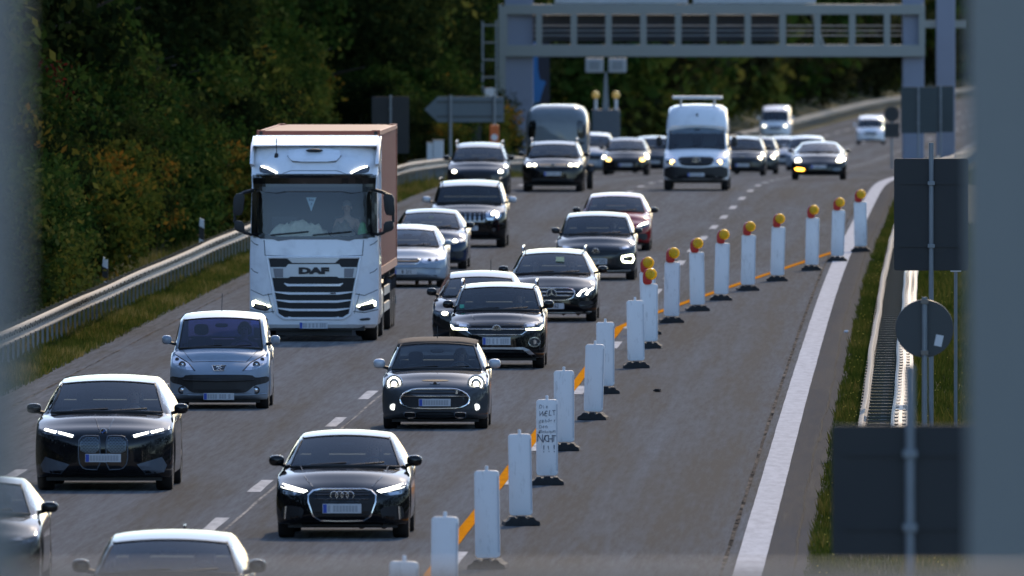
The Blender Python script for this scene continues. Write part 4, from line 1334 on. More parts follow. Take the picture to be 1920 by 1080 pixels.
SED = dict(L=4.45, W=1.78, zb=.17, rw=.325, yc=1.16, yr=1.86, yre=3.35, yrb=3.95, ztail=1.0)
HAT = dict(L=4.2, W=1.78, zb=.17, rw=.325, yc=1.02, yr=1.66, yre=3.55, yrb=4.0)
SUV = dict(L=4.45, W=1.86, zb=.20, rw=.36, yc=1.10, yr=1.74, yre=3.85, yrb=4.28, p=(3.2, 5.0, 7.0))
def D(base, **k):
    q = dict(base); q.update(k); return q
BLACKP = paint('paint_black', (.006, .006, .007))
BLACKP2 = paint('paint_black_metallic', (.009, .009, .0105), .0)
GREYP = paint('paint_grey', (.060, .066, .072), .1)
DGREYP = paint('paint_dark_grey', (.022, .025, .029), .0)
SILVP = paint('paint_silver', (.30, .35, .41), .15)
PEUP = paint('paint_silver_blue', (.28, .33, .39), .15)
BLUEP = paint('paint_navy', (.010, .022, .055), .0)
REDP = paint('paint_red', (.24, .008, .012), .0)
WHITEP = paint('paint_white', (.80, .81, .82))
NEARW = paint('paint_bronze_black', (.016, .015, .014), .0)
def ground(px, py):
    d = 298800.0 / (py + 149)
    return ((px - 960) * d / 36000.0, d)

# --- black saloon with hexagonal grille, nearest whole car in the middle lane
sk = vehicle('saloon_car', 'black saloon with big hexagonal grille and four ring badge', 'car', ground(641, 1012), BLACKP,
             D(SED, zh=.77, cowl=(.975, .735), top=(1.40, .585), roof=1.475, W=1.79, mir=(.93, 1.015, .105, .075), p=(2.2, 4.5, 7)))
hexo = chaikin(half([(0, .672), (.37, .672), (.475, .57), (.365, .255), (0, .243)]), 1)
g_ = sk.patch('grille', hexo, MESHB, off=.004)
sk.line('grille_frame', hexo, .013, CHR, g_, closed=True, off=.012)
for z in (.32, .37, .54, .60, .635):
    sk.line('grille_bar', [(-.36, z), (.36, z)], .006, GBLK, g_, off=.01)
rings_badge(sk, .592, .05)
plate(sk, .352, .478)
hl = sk.both('headlight', chaikin([(.455, .655), (.815, .748), (.845, .70), (.815, .60), (.62, .575), (.50, .62)], 1), DLAMP)
sk.both('running_light', [(.463, .652), (.81, .742), (.835, .70), (.80, .685), (.52, .625)], DRL, hl, off=.012)
sk.both('lens_insert', [(.60, .625), (.80, .655), (.80, .61), (.64, .59)], REFL, hl, off=.010)
fi = sk.both('side_intake', chaikin([(.50, .43), (.80, .46), (.84, .27), (.55, .25)], 1), MESHB)
sk.mir('intake_blade', [(.76, .44), (.77, .27)], .016, CHR, fi, off=.014)
sk.line('lower_lip', [(-.78, .21), (-.5, .185), (.5, .185), (.78, .21)], .013, BLK, off=.01)
sk.mir('bonnet_crease', [(.40, .70), (.52, .83), (.60, .955)], .007, BLACKP, off=.002)

# --- grey convertible with round lamps
CANV = mat('roof_canvas', (.075, .055, .042), .9, var=.2, vscale=30, bump=.2, bscale=200)
MIRW = paint('mirror_silver', (.55, .58, .62), .3)
sk = vehicle('convertible_car', 'grey small convertible with round headlights and brown fabric roof', 'car', ground(815, 806), GREYP,
             D(HAT, L=3.85, W=1.735, zh=.80, cowl=(.985, .735), top=(1.415, .595), roof=1.50, yc=1.05, yr=1.55, yre=2.95, yrb=3.35, ztail=.98, zb=.14, mir=(.945, 1.045, .098, .08), p=(2.8, 4.5, 7), yw=.78), mirror=MIRW)
I = sk.I
cap_ = MB()
for xx in (1,):
    n = 12
    yy0, yy1 = sk.S['yr'] - .02, sk.S['yre'] + .1
    rows = 10
    b = len(cap_.v)
    for i in range(rows + 1):
        y = lerp(yy0, yy1, i / rows)
        for j in range(n + 1):
            x = lerp(-I['wt'] - .06, I['wt'] + .06, j / n)
            cap_.v.append((x, y + .11 * (x / .6) ** 2 * (1 - i / rows), I['top'](y) - .012 - .055 * abs(x / (I['wt'] + .06)) ** 3.5 + .028))
    for i in range(rows):
        for j in range(n):
            cap_.f.append((b + i * (n + 1) + j, b + i * (n + 1) + j + 1, b + (i + 1) * (n + 1) + j + 1, b + (i + 1) * (n + 1) + j))
o = cap_.build('fabric_roof', CANV, sk.root, True)
sm = o.modifiers.new('thickness', 'SOLIDIFY'); sm.thickness = .03
for s in (-1, 1):
    h = sk.disc('headlight', s * .67, .748, .128, DLAMP, off=.03, depth=.12, dome=.02)
    sk.ring('chrome_ring', s * .67, .748, .132, .014, CHR, h, off=.03)
    sk.ring('running_light', s * .67, .748, .098, .012, DRL, h, off=.055)
    sk.disc('beam_lamp', s * .67, .735, .046, LOWB, h, off=.058)
    f = sk.disc('fog_lamp', s * .68, .368, .066, CHR, off=.012)
    sk.disc('fog_bulb', s * .68, .368, .05, mat('fog_lit', (.8, .8, .75), .3, emit=(1, .95, .82), estr=1.6), f, off=.018)
gr_ = chaikin(half([(0, .665), (.34, .662), (.50, .60), (.575, .50), (.53, .41), (.40, .355), (0, .345)]), 1)
g_ = sk.patch('grille', gr_, MESHB, off=.004)
sk.line('grille_frame', gr_, .016, CHR, g_, closed=True, off=.014)
sk.line('grille_bar', [(-.53, .548), (.53, .548)], .010, CHR, g_, off=.014)
sk.line('grille_bar', [(-.50, .60), (.50, .60)], .006, GBLK, g_, off=.012)
tm = text_mesh('S', .075, CHR, bold=.004); add('grille_letter', tm, g_, loc=(.36, sk.y(.36, .61) - .03, .61))
plate(sk, .383, .503)
sk.patch('lower_grille', chaikin(half([(0, .29), (.31, .29), (.31, .18), (0, .175)]), 1), MESHB)
for s in (-1, 1):
    pl = chaikin([(s * .41 - .10, .285), (s * .41 + .10, .285), (s * .41 + .095, .19), (s * .41 - .075, .185)], 2)
    q = sk.patch('brake_duct', pl, MESHB, off=.008); sk.line('duct_frame', pl, .012, CHR, q, closed=True, off=.014)
sk.patch('bonnet_scoop', chaikin(half([(0, .812), (.21, .806), (.22, .79), (0, .782)]), 1), MESHB, off=.012)
b_ = sk.disc('badge', 0, .745, .03, GBLK, off=.012)
sk.mir('badge_wing', [(.03, .748), (.085, .752)], .007, CHR, (b_, b_), off=.012)
MB().tube([(0, sk.S['yr'] + .15, I['H']), (0, sk.S['yr'] + .17, I['H'] + .2)], .006, 6).build('antenna', BLK, sk.root)
sk.line('lower_lip', [(-.72, .17), (0, .145), (.72, .17)], .016, BLK, off=.006)

# --- small silver-blue tall hatchback
sk = vehicle('compact_car', 'silver blue tall compact car with violet windscreen ahead of the truck', 'car', ground(410, 768), PEUP,
             D(HAT, L=3.73, W=1.69, zh=.83, cowl=(1.04, .715), top=(1.56, .645), roof=1.675, yc=.74, yr=1.32, yre=3.1, yrb=3.5, zb=.13, rw=.31, mir=(.925, 1.16, .082, .078), p=(2.0, 4.5, 7), hoodc=.6, yw=.72, miry=.3), glass_mat=GLP)
hl = sk.both('headlight', chaikin([(.407, .658), (.527, .785), (.755, .915), (.80, .87), (.80, .775), (.65, .685)], 1), REFL)
for i, s in enumerate((1, -1)):
    sk.disc('lamp_bowl', s * .63, .755, .062, DLAMP, hl[i], off=.012); sk.disc('bulb', s * .63, .755, .032, CHR, hl[i], off=.018, dome=.01)
    sk.disc('indicator', s * .725, .84, .035, DLAMP, hl[i], off=.012)
    f = sk.ring('fog_lamp', s * .628, .327, .055, .013, BLK, off=.012); sk.disc('fog_lens', s * .628, .327, .045, REFL, f, off=.012, dome=.01)
sk.mir('lamp_outline', [(.407, .655), (.527, .787), (.757, .918)], .008, BLK, off=.01)
sk.line('bonnet_gap', [(-.46, .80), (0, .812), (.46, .80)], .005, BLK, off=.002)
sk.mir('bonnet_gap', [(.46, .80), (.62, .97), (.66, 1.0)], .005, BLK, off=.002)
sk.patch('upper_intake', chaikin(half([(0, .592), (.56, .588), (.62, .535), (.84, .562), (.84, .455), (.60, .405), (.48, .30), (.40, .282), (0, .278)]), 1), BLK, off=.010)
sk.line('intake_lip', [(-.6, .50), (0, .485), (.6, .50)], .016, BLK, off=.022)
sk.line('bumper_crease', [(-.80, .26), (-.5, .245), (.5, .245), (.80, .26)], .012, PEUP, off=.006)
plate(sk, .163, .279)
b_ = sk.patch('badge', [(-.125, .745), (.125, .745), (.09, .66), (-.09, .66)], GBLK, off=.008)
sk.line('badge_frame', [(-.125, .745), (.125, .745), (.09, .66), (-.09, .66)], .007, CHR, b_, closed=True, off=.012)
lion = [[(-.05, .725), (.0, .722), (.03, .735)], [(0, .722), (-.005, .69), (-.04, .672)], [(-.005, .69), (.035, .672)], [(-.045, .725), (-.03, .70)], [(.01, .715), (.05, .70)]]
for q in lion: sk.line('badge_lion', q, .008, CHR, b_, off=.016)
MB().tube([(0, sk.S['yr'] + .08, sk.I['H']), (.0, sk.S['yr'] + .3, sk.I['H'] + .30)], .006, 6).build('antenna', BLK, sk.root)

# --- black electric SUV with tall kidney grille
sk = vehicle('electric_suv', 'black SUV with tall kidney grille and slim white lights at left', 'car', ground(193, 922), BLACKP2,
             D(SUV, L=4.95, W=2.0, zh=.955, cowl=(1.15, .815), top=(1.61, .675), roof=1.70, yc=1.12, yr=1.86, yre=4.2, yrb=4.75, zb=.17, rw=.385, mir=(1.075, 1.17, .105, .075), p=(4.0, 5.5, 7), tw=.25))
for s in (0, 1):
    f = bool(s)
    kd = chaikin([(.045, .80), (.13, .812), (.30, .808), (.36, .73), (.355, .42), (.28, .325), (.045, .315)], 1)
    g_ = sk.patch('kidney_grille', kd, GBLK, flip=f, off=.006)
    kdi = chaikin([(.065, .78), (.14, .79), (.285, .785), (.335, .72), (.33, .57), (.065, .56)], 1)
    sk.line('kidney_frame', kd if not f else [(-x, z) for x, z in kd], .009, mat('trim_blue_grey', (.09, .11, .14), .4, .3), g_, closed=True, off=.012)
    gi = sk.patch('grille_mesh', kdi, mat('grille_blue_grey', (.13, .16, .19), .35, .4), g_, flip=f, off=.010)
    sg = -1 if f else 1
    n = 0
    for i in range(9):
        for j in range(5):
            x = .09 + j * .055 + (.027 if i % 2 else 0); z = .58 + i * .024
            if x > .32: continue
            n += 1
    mb = MB()
    for i in range(9):
        for j in range(6):
            x = .085 + j * .048 + (.024 if i % 2 else 0); z = .58 + i * .024
            if x > .315: continue
            y = sk.y(sg * x, z) - .014
            mb.box(sg * x - .014, sg * x + .014, y - .004, y + .004, z - .005, z + .005)
    mb.build('mesh_cells', MESHB, gi)['kind'] = 'stuff'
    hp = sk.patch('headlight', chaikin([(.40, .83), (.66, .885), (.90, .92), (.90, .84), (.67, .81), (.43, .775)], 1), DLAMP, flip=f, off=.006)
    sk.patch('running_light', [(.435, .82), (.655, .872), (.66, .845), (.45, .79)], DRL, hp, flip=f, off=.013)
    sk.patch('running_light', [(.685, .873), (.86, .91), (.87, .885), (.70, .843)], DRL, hp, flip=f, off=.013)
    sk.patch('bumper_trim', [(.49, .395), (.85, .50), (.92, .38), (.88, .28), (.62, .245)], mat('trim_blue_grey', (.09, .11, .14), .4, .3), flip=f, off=.010)
    sk.patch('bumper_recess', [(.57, .50), (.86, .66), (.88, .53), (.60, .43)], GBLK, flip=f, off=.006)
sk.patch('lower_intake', half([(0, .31), (.52, .31), (.60, .215), (0, .205)]), MESHB, off=.006)
plate(sk, .428, .548)
b_ = sk.disc('badge', 0, .868, .047, GBLK, off=.02)
sk.ring('badge_ring', 0, .868, .044, .006, CHR, b_, off=.026)
for a0 in (0, 180):
    y = sk.y(0, .868) - .026
    MB().prism([(0, .868)] + [(.032 * math.cos(R(a0 + a)), .868 + .032 * math.sin(R(a0 + a))) for a in (0, 30, 60, 90)], y, y + .004).build('badge_quarter', mat('badge_blue', (.02, .12, .4), .3), b_)
sk.mir('bonnet_crease', [(.07, .90), (.11, 1.0), (.16, 1.10)], .008, BLACKP2, off=.003)

# --- black compact SUV (chrome letters badge)
sk = vehicle('compact_suv', 'black compact SUV with silver skid bar and yellowish light strips', 'car', ground(931, 692), BLACKP,
             D(SUV, L=4.1, W=1.77, zh=.90, cowl=(1.085, .775), top=(1.52, .655), roof=1.605, yc=1.0, yr=1.6, yre=3.55, yrb=3.95, zb=.17, rw=.34, mir=(.935, 1.17, .10, .075), p=(3.2, 5, 7)), rails_=CHR)
hl = sk.both('headlight', chaikin([(.486, .842), (.78, .885), (.86, .81), (.82, .725), (.54, .72)], 1), DLAMP)
sk.both('running_light', [(.54, .748), (.79, .758), (.85, .82), (.868, .80), (.82, .722), (.545, .715)], DRLG, hl, off=.014)
sk.both('lens_insert', [(.55, .82), (.70, .84), (.70, .79), (.56, .78)], REFL, hl, off=.012)
gg = sk.patch('grille', half([(0, .84), (.486, .835), (.55, .72), (.44, .635), (0, .635)]), MESHB, off=.003)
for z, x in ((.735, .53), (.80, .47)): sk.line('grille_bar', [(-x, z), (x, z)], .009, CHR if z < .78 else GBLK, gg, off=.010)
sk.line('grille_trim', [(-.57, .715), (-.46, .635), (.46, .635), (.57, .715)], .010, CHR, gg, off=.010)
vw_badge(sk, .738, .078)
plate(sk, .445, .585)
for s in (-1, 1):
    f = sk.patch('fog_housing', circ(s * .70, .497, .115, 18, .095), CHR, off=.008); sk.patch('fog_lens', circ(s * .70, .497, .095, 18, .075), DLAMP, f, off=.012); sk.disc('fog_bulb', s * .70, .497, .04, REFL, f, off=.018)
sk.patch('lower_intake', half([(0, .37), (.50, .37), (.74, .21), (0, .19)]), BLK, off=.004)
sk.both('skid_bar', [(0.0, .402), (.50, .402), (.60, .36), (.78, .205), (.67, .205), (.49, .358), (0.0, .368)], SLV, off=.016)
sk.mir('bonnet_crease', [(.42, .90), (.50, 1.03)], .007, BLACKP, off=.002)
MB().box(-.74, -.66, 1.17, 1.175, 1.06, 1.13).build('windscreen_sticker', mat('sticker_green', (.1, .45, .33), .5), sk.root, loc=(.03, .02, .04), rot=(R(0), 0, 0))

# --- dark car half hidden behind the compact SUV
sk = vehicle('hatchback_car', 'black hatchback half hidden behind the compact SUV', 'car', ground(897, 650), BLACKP2,
             D(HAT, W=1.82, zh=.76, cowl=(.98, .73), top=(1.36, .60), roof=1.48, mir=(.95, 1.04, .10, .075)))
hl = sk.both('headlight', chaikin([(.50, .66), (.82, .74), (.86, .64), (.62, .58)], 1), DLAMP)
for i, s in enumerate((1, -1)): sk.patch('beam_lamp', circ(s * .66, .645, .065, 14, .035), LOWB, hl[i], off=.014)
sk.patch('grille', half([(0, .60), (.42, .60), (.36, .38), (0, .37)]), MESHB)
plate(sk, .40, .51)
MB().tube([(0.2, sk.S['yr'] + .2, sk.I['H']), (.2, sk.S['yr'] + .22, sk.I['H'] + .22)], .007, 6).build('antenna', BLK, sk.root)

# --- black estate with star badge
sk = vehicle('estate_car', 'black estate car with star badge grille and roof rails', 'car', ground(1034, 604), BLACKP,
             D(SED, L=4.9, W=1.87, zh=.78, cowl=(1.0, .78), top=(1.43, .61), roof=1.52, yc=1.2, yr=1.92, yre=4.25, yrb=4.75, zb=.18, rw=.335, mir=(1.03, 1.06, .10, .075), p=(2.3, 4.5, 7)), rails_=CHR)
hl = sk.both('headlight', chaikin([(.50, .56), (.60, .665), (.86, .755), (.91, .66), (.84, .555), (.60, .50)], 1), DLAMP)
sk.both('running_light', [(.515, .55), (.61, .655), (.73, .70), (.72, .66), (.63, .62), (.575, .53)], DRL, hl, off=.014)
sk.both('running_light', [(.69, .57), (.75, .655), (.86, .72), (.87, .68), (.79, .63), (.74, .555)], DRL, hl, off=.014)
ge = chaikin(half([(0, .70), (.40, .695), (.49, .62), (.44, .50), (.30, .455), (0, .45)]), 1)
g_ = sk.patch('grille', ge, MESHB, off=.004); sk.line('grille_frame', ge, .012, CHR, g_, closed=True, off=.012)
for z, x in ((.62, .46), (.545, .44)): sk.mir('grille_bar', [(.11, z), (x, z)], .011, CHR, (g_, g_), off=.014)
star_badge(sk, .585, .10)
plate(sk, .27, .39, text='B  162')
sk.both('side_intake', chaikin([(.55, .42), (.86, .45), (.84, .29), (.60, .27)], 1), MESHB)
sk.both('intake_blade', [(.56, .35), (.84, .37), (.84, .345), (.57, .325)], GBLK, off=.016)
sk.line('lower_lip', [(-.82, .215), (-.5, .19), (.5, .19), (.82, .215)], .014, SLV, off=.01)
MB().box(.16, .33, 1.72, 1.73, 1.24, 1.34).build('bright_sticker', mat('sticker_pale', (.7, .75, .45), .6), sk.root, loc=(-.1, -.1, -.02))

# --- dark grey crossover with glowing ring lights
sk = vehicle('crossover_car', 'dark grey crossover with square ring light and pale roof glare', 'car', ground(1117, 526), DGREYP,
             D(SUV, L=4.23, W=1.83, zh=.85, cowl=(1.06, .775), top=(1.49, .655), roof=1.585, yc=1.05, yr=1.68, yre=3.5, yrb=4.0, zb=.18, rw=.345, mir=(.955, 1.13, .10, .07), p=(2.8, 5, 7)))
hl = sk.both('headlight', chaikin([(.50, .76), (.80, .83), (.86, .76), (.80, .70), (.60, .69)], 1), DLAMP)
sk.both('lens_insert', [(.60, .76), (.76, .795), (.77, .74), (.63, .72)], REFL, hl, off=.012)
sk.patch('grille', half([(0, .755), (.50, .75), (.58, .69), (.50, .595), (0, .585)]), MESHB, off=.004)
vw_badge(sk, .668, .078)
for s in (-1, 1):
    q = sk.patch('lower_lamp', chaikin([(s * .60, .565), (s * .84, .60), (s * .88, .50), (s * .84, .405), (s * .62, .42)][::1 if s > 0 else -1], 1), GBLK)
    sk.line('running_light', [(s * .615, .555), (s * .84, .588), (s * .873, .50), (s * .835, .415), (s * .635, .43), (s * .60, .49)], .019, DRLG, q, closed=True, off=.012)
plate(sk, .375, .505, text='M RP 202')
sk.patch('lower_intake', half([(0, .36), (.55, .36), (.60, .26), (0, .25)]), MESHB)
sk.line('lower_lip', [(-.8, .23), (0, .215), (.8, .23)], .018, SLV, off=.01)

# --- dark red hatchback
sk = vehicle('hatchback_car', 'dark red hatchback behind the grey crossover', 'car', ground(1152, 471), REDP,
             D(HAT, W=1.80, zh=.76, cowl=(.985, .74), top=(1.375, .61), roof=1.47, mir=(.98, 1.01, .10, .07)), mirror=BLACKP)
hl = sk.both('headlight', chaikin([(.55, .60), (.68, .69), (.85, .745), (.87, .64), (.72, .56)], 1), DLAMP)
sk.both('running_light', [(.56, .61), (.68, .69), (.84, .735), (.85, .69), (.70, .645)], DRL, hl, off=.014)
sk.patch('grille', chaikin(half([(0, .62), (.45, .62), (.50, .55), (.42, .42), (0, .41)]), 1), MESHB)
sk.both('side_intake', chaikin([(.50, .42), (.83, .45), (.82, .27), (.55, .25)], 1), MESHB)
plate(sk, .42, .53)

# --- silver older saloon beside the container
sk = vehicle('saloon_car', 'silver older saloon emerging from behind the container', 'car', ground(760, 540), SILVP,
             D(SED, L=4.8, W=1.83, zh=.70, cowl=(.935, .725), top=(1.325, .585), roof=1.44, rw=.32, mir=(.92, 1.0, .085, .06), p=(2.6, 4.0, 7)))
hl = sk.both('headlight', chaikin([(.36, .56), (.40, .655), (.45, .675), (.72, .68), (.79, .62), (.76, .565)], 1), REFL)
for i, s in enumerate((1, -1)):
    sk.disc('lamp_bowl', s * .54, .62, .045, DLAMP, hl[i], off=.012); sk.disc('indicator', s * .70, .62, .04, mat('indicator_pink', (.5, .36, .34), .3), hl[i], off=.012)
go = chaikin(half([(0, .665), (.30, .66), (.33, .60), (.27, .545), (0, .54)]), 1)
g_ = sk.patch('grille', go, MESHB); sk.line('grille_frame', go, .012, CHR, g_, closed=True, off=.01)
sk.line('bumper_strip', [(-.8, .44), (-.45, .46), (.45, .46), (.8, .44)], .014, SILVP, off=.012)
plate(sk, .305, .42, text='B  211')
sk.patch('lower_intake', half([(0, .29), (.72, .29), (.70, .20), (0, .19)]), BLK)

# --- navy saloon behind it
sk = vehicle('saloon_car', 'navy blue saloon between the silver saloon and the off-roader', 'car', ground(803, 506), BLUEP,
             D(SED, L=4.7, W=1.83, zh=.74, cowl=(.985, .715), top=(1.365, .585), roof=1.455, mir=(.95, 1.04, .10, .07)), mirror=BLACKP)
hl = sk.both('headlight', chaikin([(.46, .62), (.56, .72), (.83, .73), (.85, .66), (.56, .60)], 1), DLAMP)
for i, s in enumerate((1, -1)): sk.disc('beam_lamp', s * .63, .668, .06, LOWB, hl[i], off=.014)
for s in (-1, 1): sk.patch('kidney_grille', chaikin([(s * .03, .69), (s * .33, .69), (s * .36, .60), (s * .30, .52), (s * .03, .52)][::s], 1), MESHB)
sk.both('side_intake', chaikin([(.48, .42), (.84, .45), (.82, .27), (.55, .25)], 1), MESHB)
plate(sk, .36, .47)
MB().blob((.02, 1.75, 1.22), (.06, .01, .04), 2).build('yellow_sticker', mat('sticker_yellow', (.5, .55, .1), .6), sk.root, True)

# --- black off-roader with seven slot grille
sk = vehicle('off_roader', 'black off-roader with seven slot chrome grille and blue white mirrors', 'car', ground(877, 465), BLACKP,
             D(SUV, L=4.75, W=1.93, zh=.97, cowl=(1.145, .815), top=(1.58, .73), roof=1.72, yc=1.1, yr=1.58, yre=4.1, yrb=4.6, zb=.22, rw=.39, tw=.25, mir=(1.09, 1.20, .11, .085), p=(4.2, 6, 7)), mirror=MIRW, rails_=BLK)
gb = sk.patch('grille', half([(0, .92), (.43, .92), (.43, .655), (0, .655)]), SLV, off=.004)
for i in range(7):
    x = -.357 + i * .119
    sk.patch('grille_slot', chaikin([(x - .036, .89), (x + .036, .89), (x + .036, .685), (x - .036, .685)], 1), MESHB, gb, off=.012)
hl = sk.both('headlight', chaikin([(.45, .93), (.82, .94), (.86, .80), (.72, .70), (.46, .70)], 1), REFL)
for i, s in enumerate((1, -1)): sk.disc('beam_lamp', s * .69, .845, .095, mat('lamp_halogen', (.9, .85, .7), .4, emit=(1, .83, .55), estr=6), hl[i], off=.016)
sk.line('bumper_edge', [(-.90, .60), (-.5, .58), (.5, .58), (.90, .60)], .022, BLACKP, off=.012)
for s in (-1, 1): sk.disc('fog_lamp', s * .66, .46, .05, DLAMP, off=.012)
plate(sk, .44, .56)
sk.patch('lower_intake', half([(0, .41), (.55, .41), (.5, .28), (0, .27)]), MESHB)

# --- farther cars
sk = vehicle('estate_car', 'dark estate with bright roof farthest up the left lane', 'car', (ground(895, 366)[0], ground(895, 366)[1]), DGREYP,
             D(SUV, W=1.86, zh=.85, cowl=(1.06, .78), top=(1.46, .66), roof=1.60, mir=(.98, 1.12, .10, .075)), rails_=True, mirror=BLACKP)
hl = sk.both('headlight', chaikin([(.48, .72), (.84, .80), (.88, .70), (.58, .64)], 1), DLAMP)
for i, s in enumerate((1, -1)): sk.patch('beam_lamp', circ(s * .70, .72, .07, 12, .045), LOWB, hl[i], off=.014)
sk.patch('grille', half([(0, .72), (.44, .70), (.40, .52), (0, .51)]), MESHB); plate(sk, .38, .49)

sk = vehicle('towing_suv', 'black SUV with four bright lamps towing the horse trailer', 'car', ground(1036, 359), BLACKP,
             D(SUV, W=1.86, zh=.90, cowl=(1.08, .78), top=(1.47, .66), roof=1.60, mir=(.99, 1.14, .10, .075)), rails_=True)
hl = sk.both('headlight', chaikin([(.42, .86), (.84, .90), (.89, .80), (.46, .76)], 1), DLAMP)
for i, s in enumerate((1, -1)):
    for x in (.55, .72): sk.disc('beam_lamp', s * x, .81, .06, LOWB, hl[i], off=.014)
g_ = sk.patch('grille', half([(0, .86), (.42, .86), (.46, .74), (0, .72)]), MESHB); sk.line('grille_bar', [(-.42, .79), (.42, .79)], .012, CHR, g_)
vw_badge(sk, .80, .075); plate(sk, .50, .62)
sk.patch('lower_intake', half([(0, .42), (.6, .42), (.7, .28), (0, .27)]), MESHB)
tow = sk.root

AUD = ((1172, 745, 4.39), )
sk = vehicle('saloon_car', 'black saloon with yellowish glowing headlights left of the white van', 'car', (4.42, 748), BLACKP2,
             D(SED, W=1.82, zh=.76, cowl=(.98, .75), top=(1.36, .62), roof=1.47, mir=(.96, 1.05, .10, .07)))
hl = sk.both('headlight', chaikin([(.46, .62), (.84, .72), (.87, .62), (.56, .55)], 1), DLAMP)
for i, s in enumerate((1, -1)): sk.patch('beam_lamp', circ(s * .66, .62, .10, 12, .07), WARM, hl[i], off=.014); sk.disc('running_light', s * .83, .70, .07, LOWB, hl[i], off=.012)
sk.patch('grille', half([(0, .66), (.40, .66), (.44, .55), (.34, .30), (0, .28)]), MESHB); plate(sk, .36, .47)

sk = vehicle('white_suv', 'pale SUV partly hidden behind the horse trailer', 'car', (3.1, 762), SILVP,
             D(SUV, W=1.86, zh=.95, cowl=(1.12, .78), top=(1.56, .68), roof=1.68, mir=(1.0, 1.2, .10, .08)))
hl = sk.both('headlight', chaikin([(.48, .80), (.84, .86), (.88, .74), (.52, .70)], 1), REFL)
sk.patch('grille', half([(0, .80), (.44, .80), (.40, .60), (0, .60)]), MESHB); plate(sk, .42, .53)
sk = vehicle('hatchback_car', 'grey hatchback mostly hidden behind the left mirror of the white van', 'car', (5.82, 790), DGREYP,
             D(HAT, W=1.8, zh=.80, cowl=(1.0, .75), top=(1.42, .64), roof=1.52, mir=(.97, 1.08, .1, .07)))
sk.both('headlight', [(.5, .64), (.84, .74), (.86, .64), (.58, .58)], REFL); sk.patch('grille', half([(0, .62), (.4, .62), (.36, .45), (0, .44)]), MESHB); plate(sk, .40, .51)

# --- white panel van with roof rack
sk = vehicle('panel_van', 'tall white panel van with star badge and pale roof rack', 'van', ground(1305, 356), WHITEP,
             dict(L=5.9, W=2.02, zb=.30, rw=.35, tw=.235, yc=.95, yr=1.75, yre=5.3, yrb=5.75, zh=1.05, cowl=(1.30, .87), top=(2.02, .83), roof=2.62, p=(2.4, 5, 6), van=True, mir=(1.16, 1.50, .09, .16), hoodc=.55, miry=.35, bow=.2, y1=.3, ztail=2.2, bpil=2.2), mirror=BLK, interior=True)
# upper front of the high roof
hb_ = MB()
sec = []
for y, zt_, wt_ in ((1.62, 2.0, .865), (1.80, 2.22, .86), (2.0, 2.44, .84), (2.3, 2.58, .80), (2.9, 2.63, .77), (5.4, 2.63, .77), (5.7, 2.5, .74)):
    ring = []
    for x, z in ((.95, 1.75), (.94, lerp(1.75, zt_, .5)), (wt_ + .05, zt_ - .13), (wt_ - .03, zt_ - .04), (wt_ * .6, zt_), (0, zt_ + .015)): ring.append((x, z))
    full = ring + [(-x, z) for x, z in reversed(ring[:-1])]
    sec.append([(x, y + .10 * (x / .9) ** 2, z) for x, z in full])
b = 0
for s_ in sec: hb_.v += s_
n = len(sec[0])
for i in range(len(sec) - 1):
    for j in range(n - 1): hb_.f.append((i * n + j, i * n + j + 1, (i + 1) * n + j + 1, (i + 1) * n + j))
hb_.f.append(tuple(range(n))); hb_.f.append(tuple((len(sec) - 1) * n + j for j in reversed(range(n))))
hb_.build('high_roof', WHITEP, sk.root, True)
for s in (-.52, .52):
    MB().tube([(s, 2.7, 2.60), (s, 2.7, 2.80)], .04, 8).build('rack_foot', SLV, sk.root)
MB().box(-.78, .78, 2.58, 2.86, 2.80, 2.90).build('rack_bar', mat('rack_pale', (.6, .62, .63), .4, .3), sk.root, bevel=.03)
MB().blob((0, 1.86, 2.32), (.035, .05, .05), 2).build('roof_emblem', BLK, sk.root, True)
hl = sk.both('headlight', chaikin([(.56, .94), (.70, 1.08), (.93, 1.14), (.95, .88), (.80, .80), (.58, .82)], 1), REFL)
for i, s in enumerate((1, -1)): sk.disc('beam_lamp', s * .73, .88, .075, WARM, hl[i], off=.016)
g_ = sk.patch('grille', chaikin(half([(0, 1.06), (.55, 1.04), (.56, .90), (.42, .77), (0, .75)]), 1), MESHB)
for z in (.84, .97): sk.line('grille_bar', [(-.5, z), (.5, z)], .014, BLK, g_, off=.012)
star_badge(sk, .91, .12)
sk.patch('bumper', chaikin(half([(0, .70), (.98, .78), (.99, .36), (0, .32)]), 1), BLK, off=.012)
plate(sk, .44, .55)

def far_car(name, label, X, d, m, S, lamp=LOWB, cat='car', rails_=False):
    sk = vehicle(name, label, cat, (X, d), m, S, rails_=rails_)
    zh = S['zh']
    hl = sk.both('headlight', chaikin([(.5, zh - .12), (.82, zh - .03), (.86, zh - .13), (.56, zh - .2)], 1), DLAMP if lamp else REFL)
    if lamp:
        for i, s in enumerate((1, -1)): sk.disc('beam_lamp', s * .68, zh - .115, .075, lamp, hl[i], off=.016)
    sk.patch('grille', half([(0, zh - .12), (.42, zh - .12), (.38, zh - .3), (0, zh - .31)]), MESHB)
    plate(sk, .36, .47)
    sk.patch('lower_intake', half([(0, .34), (.6, .34), (.6, .24), (0, .23)]), MESHB)
    return sk
MID = D(HAT, W=1.8, zh=.80, cowl=(1.0, .75), top=(1.42, .63), roof=1.53, mir=(.97, 1.07, .10, .07))
sk = far_car('estate_car', 'grey estate with roof bars just right of the white van', 8.85, 738, DGREYP, D(MID, L=4.6, yre=3.95, yrb=4.4), mat('lamp_halogen', (.9, .85, .7)), rails_=True)
vw_badge(sk, .70, .07)
for y in (2.2, 3.2): MB().box(-.68, .68, y, y + .07, sk.I['H'] + .06, sk.I['H'] + .10).build('roof_bar', BLK, sk.root)
far_car('hatchback_car', 'dark hatchback with one bright headlight behind the roof bar estate', 9.75, 768, DGREYP, MID)
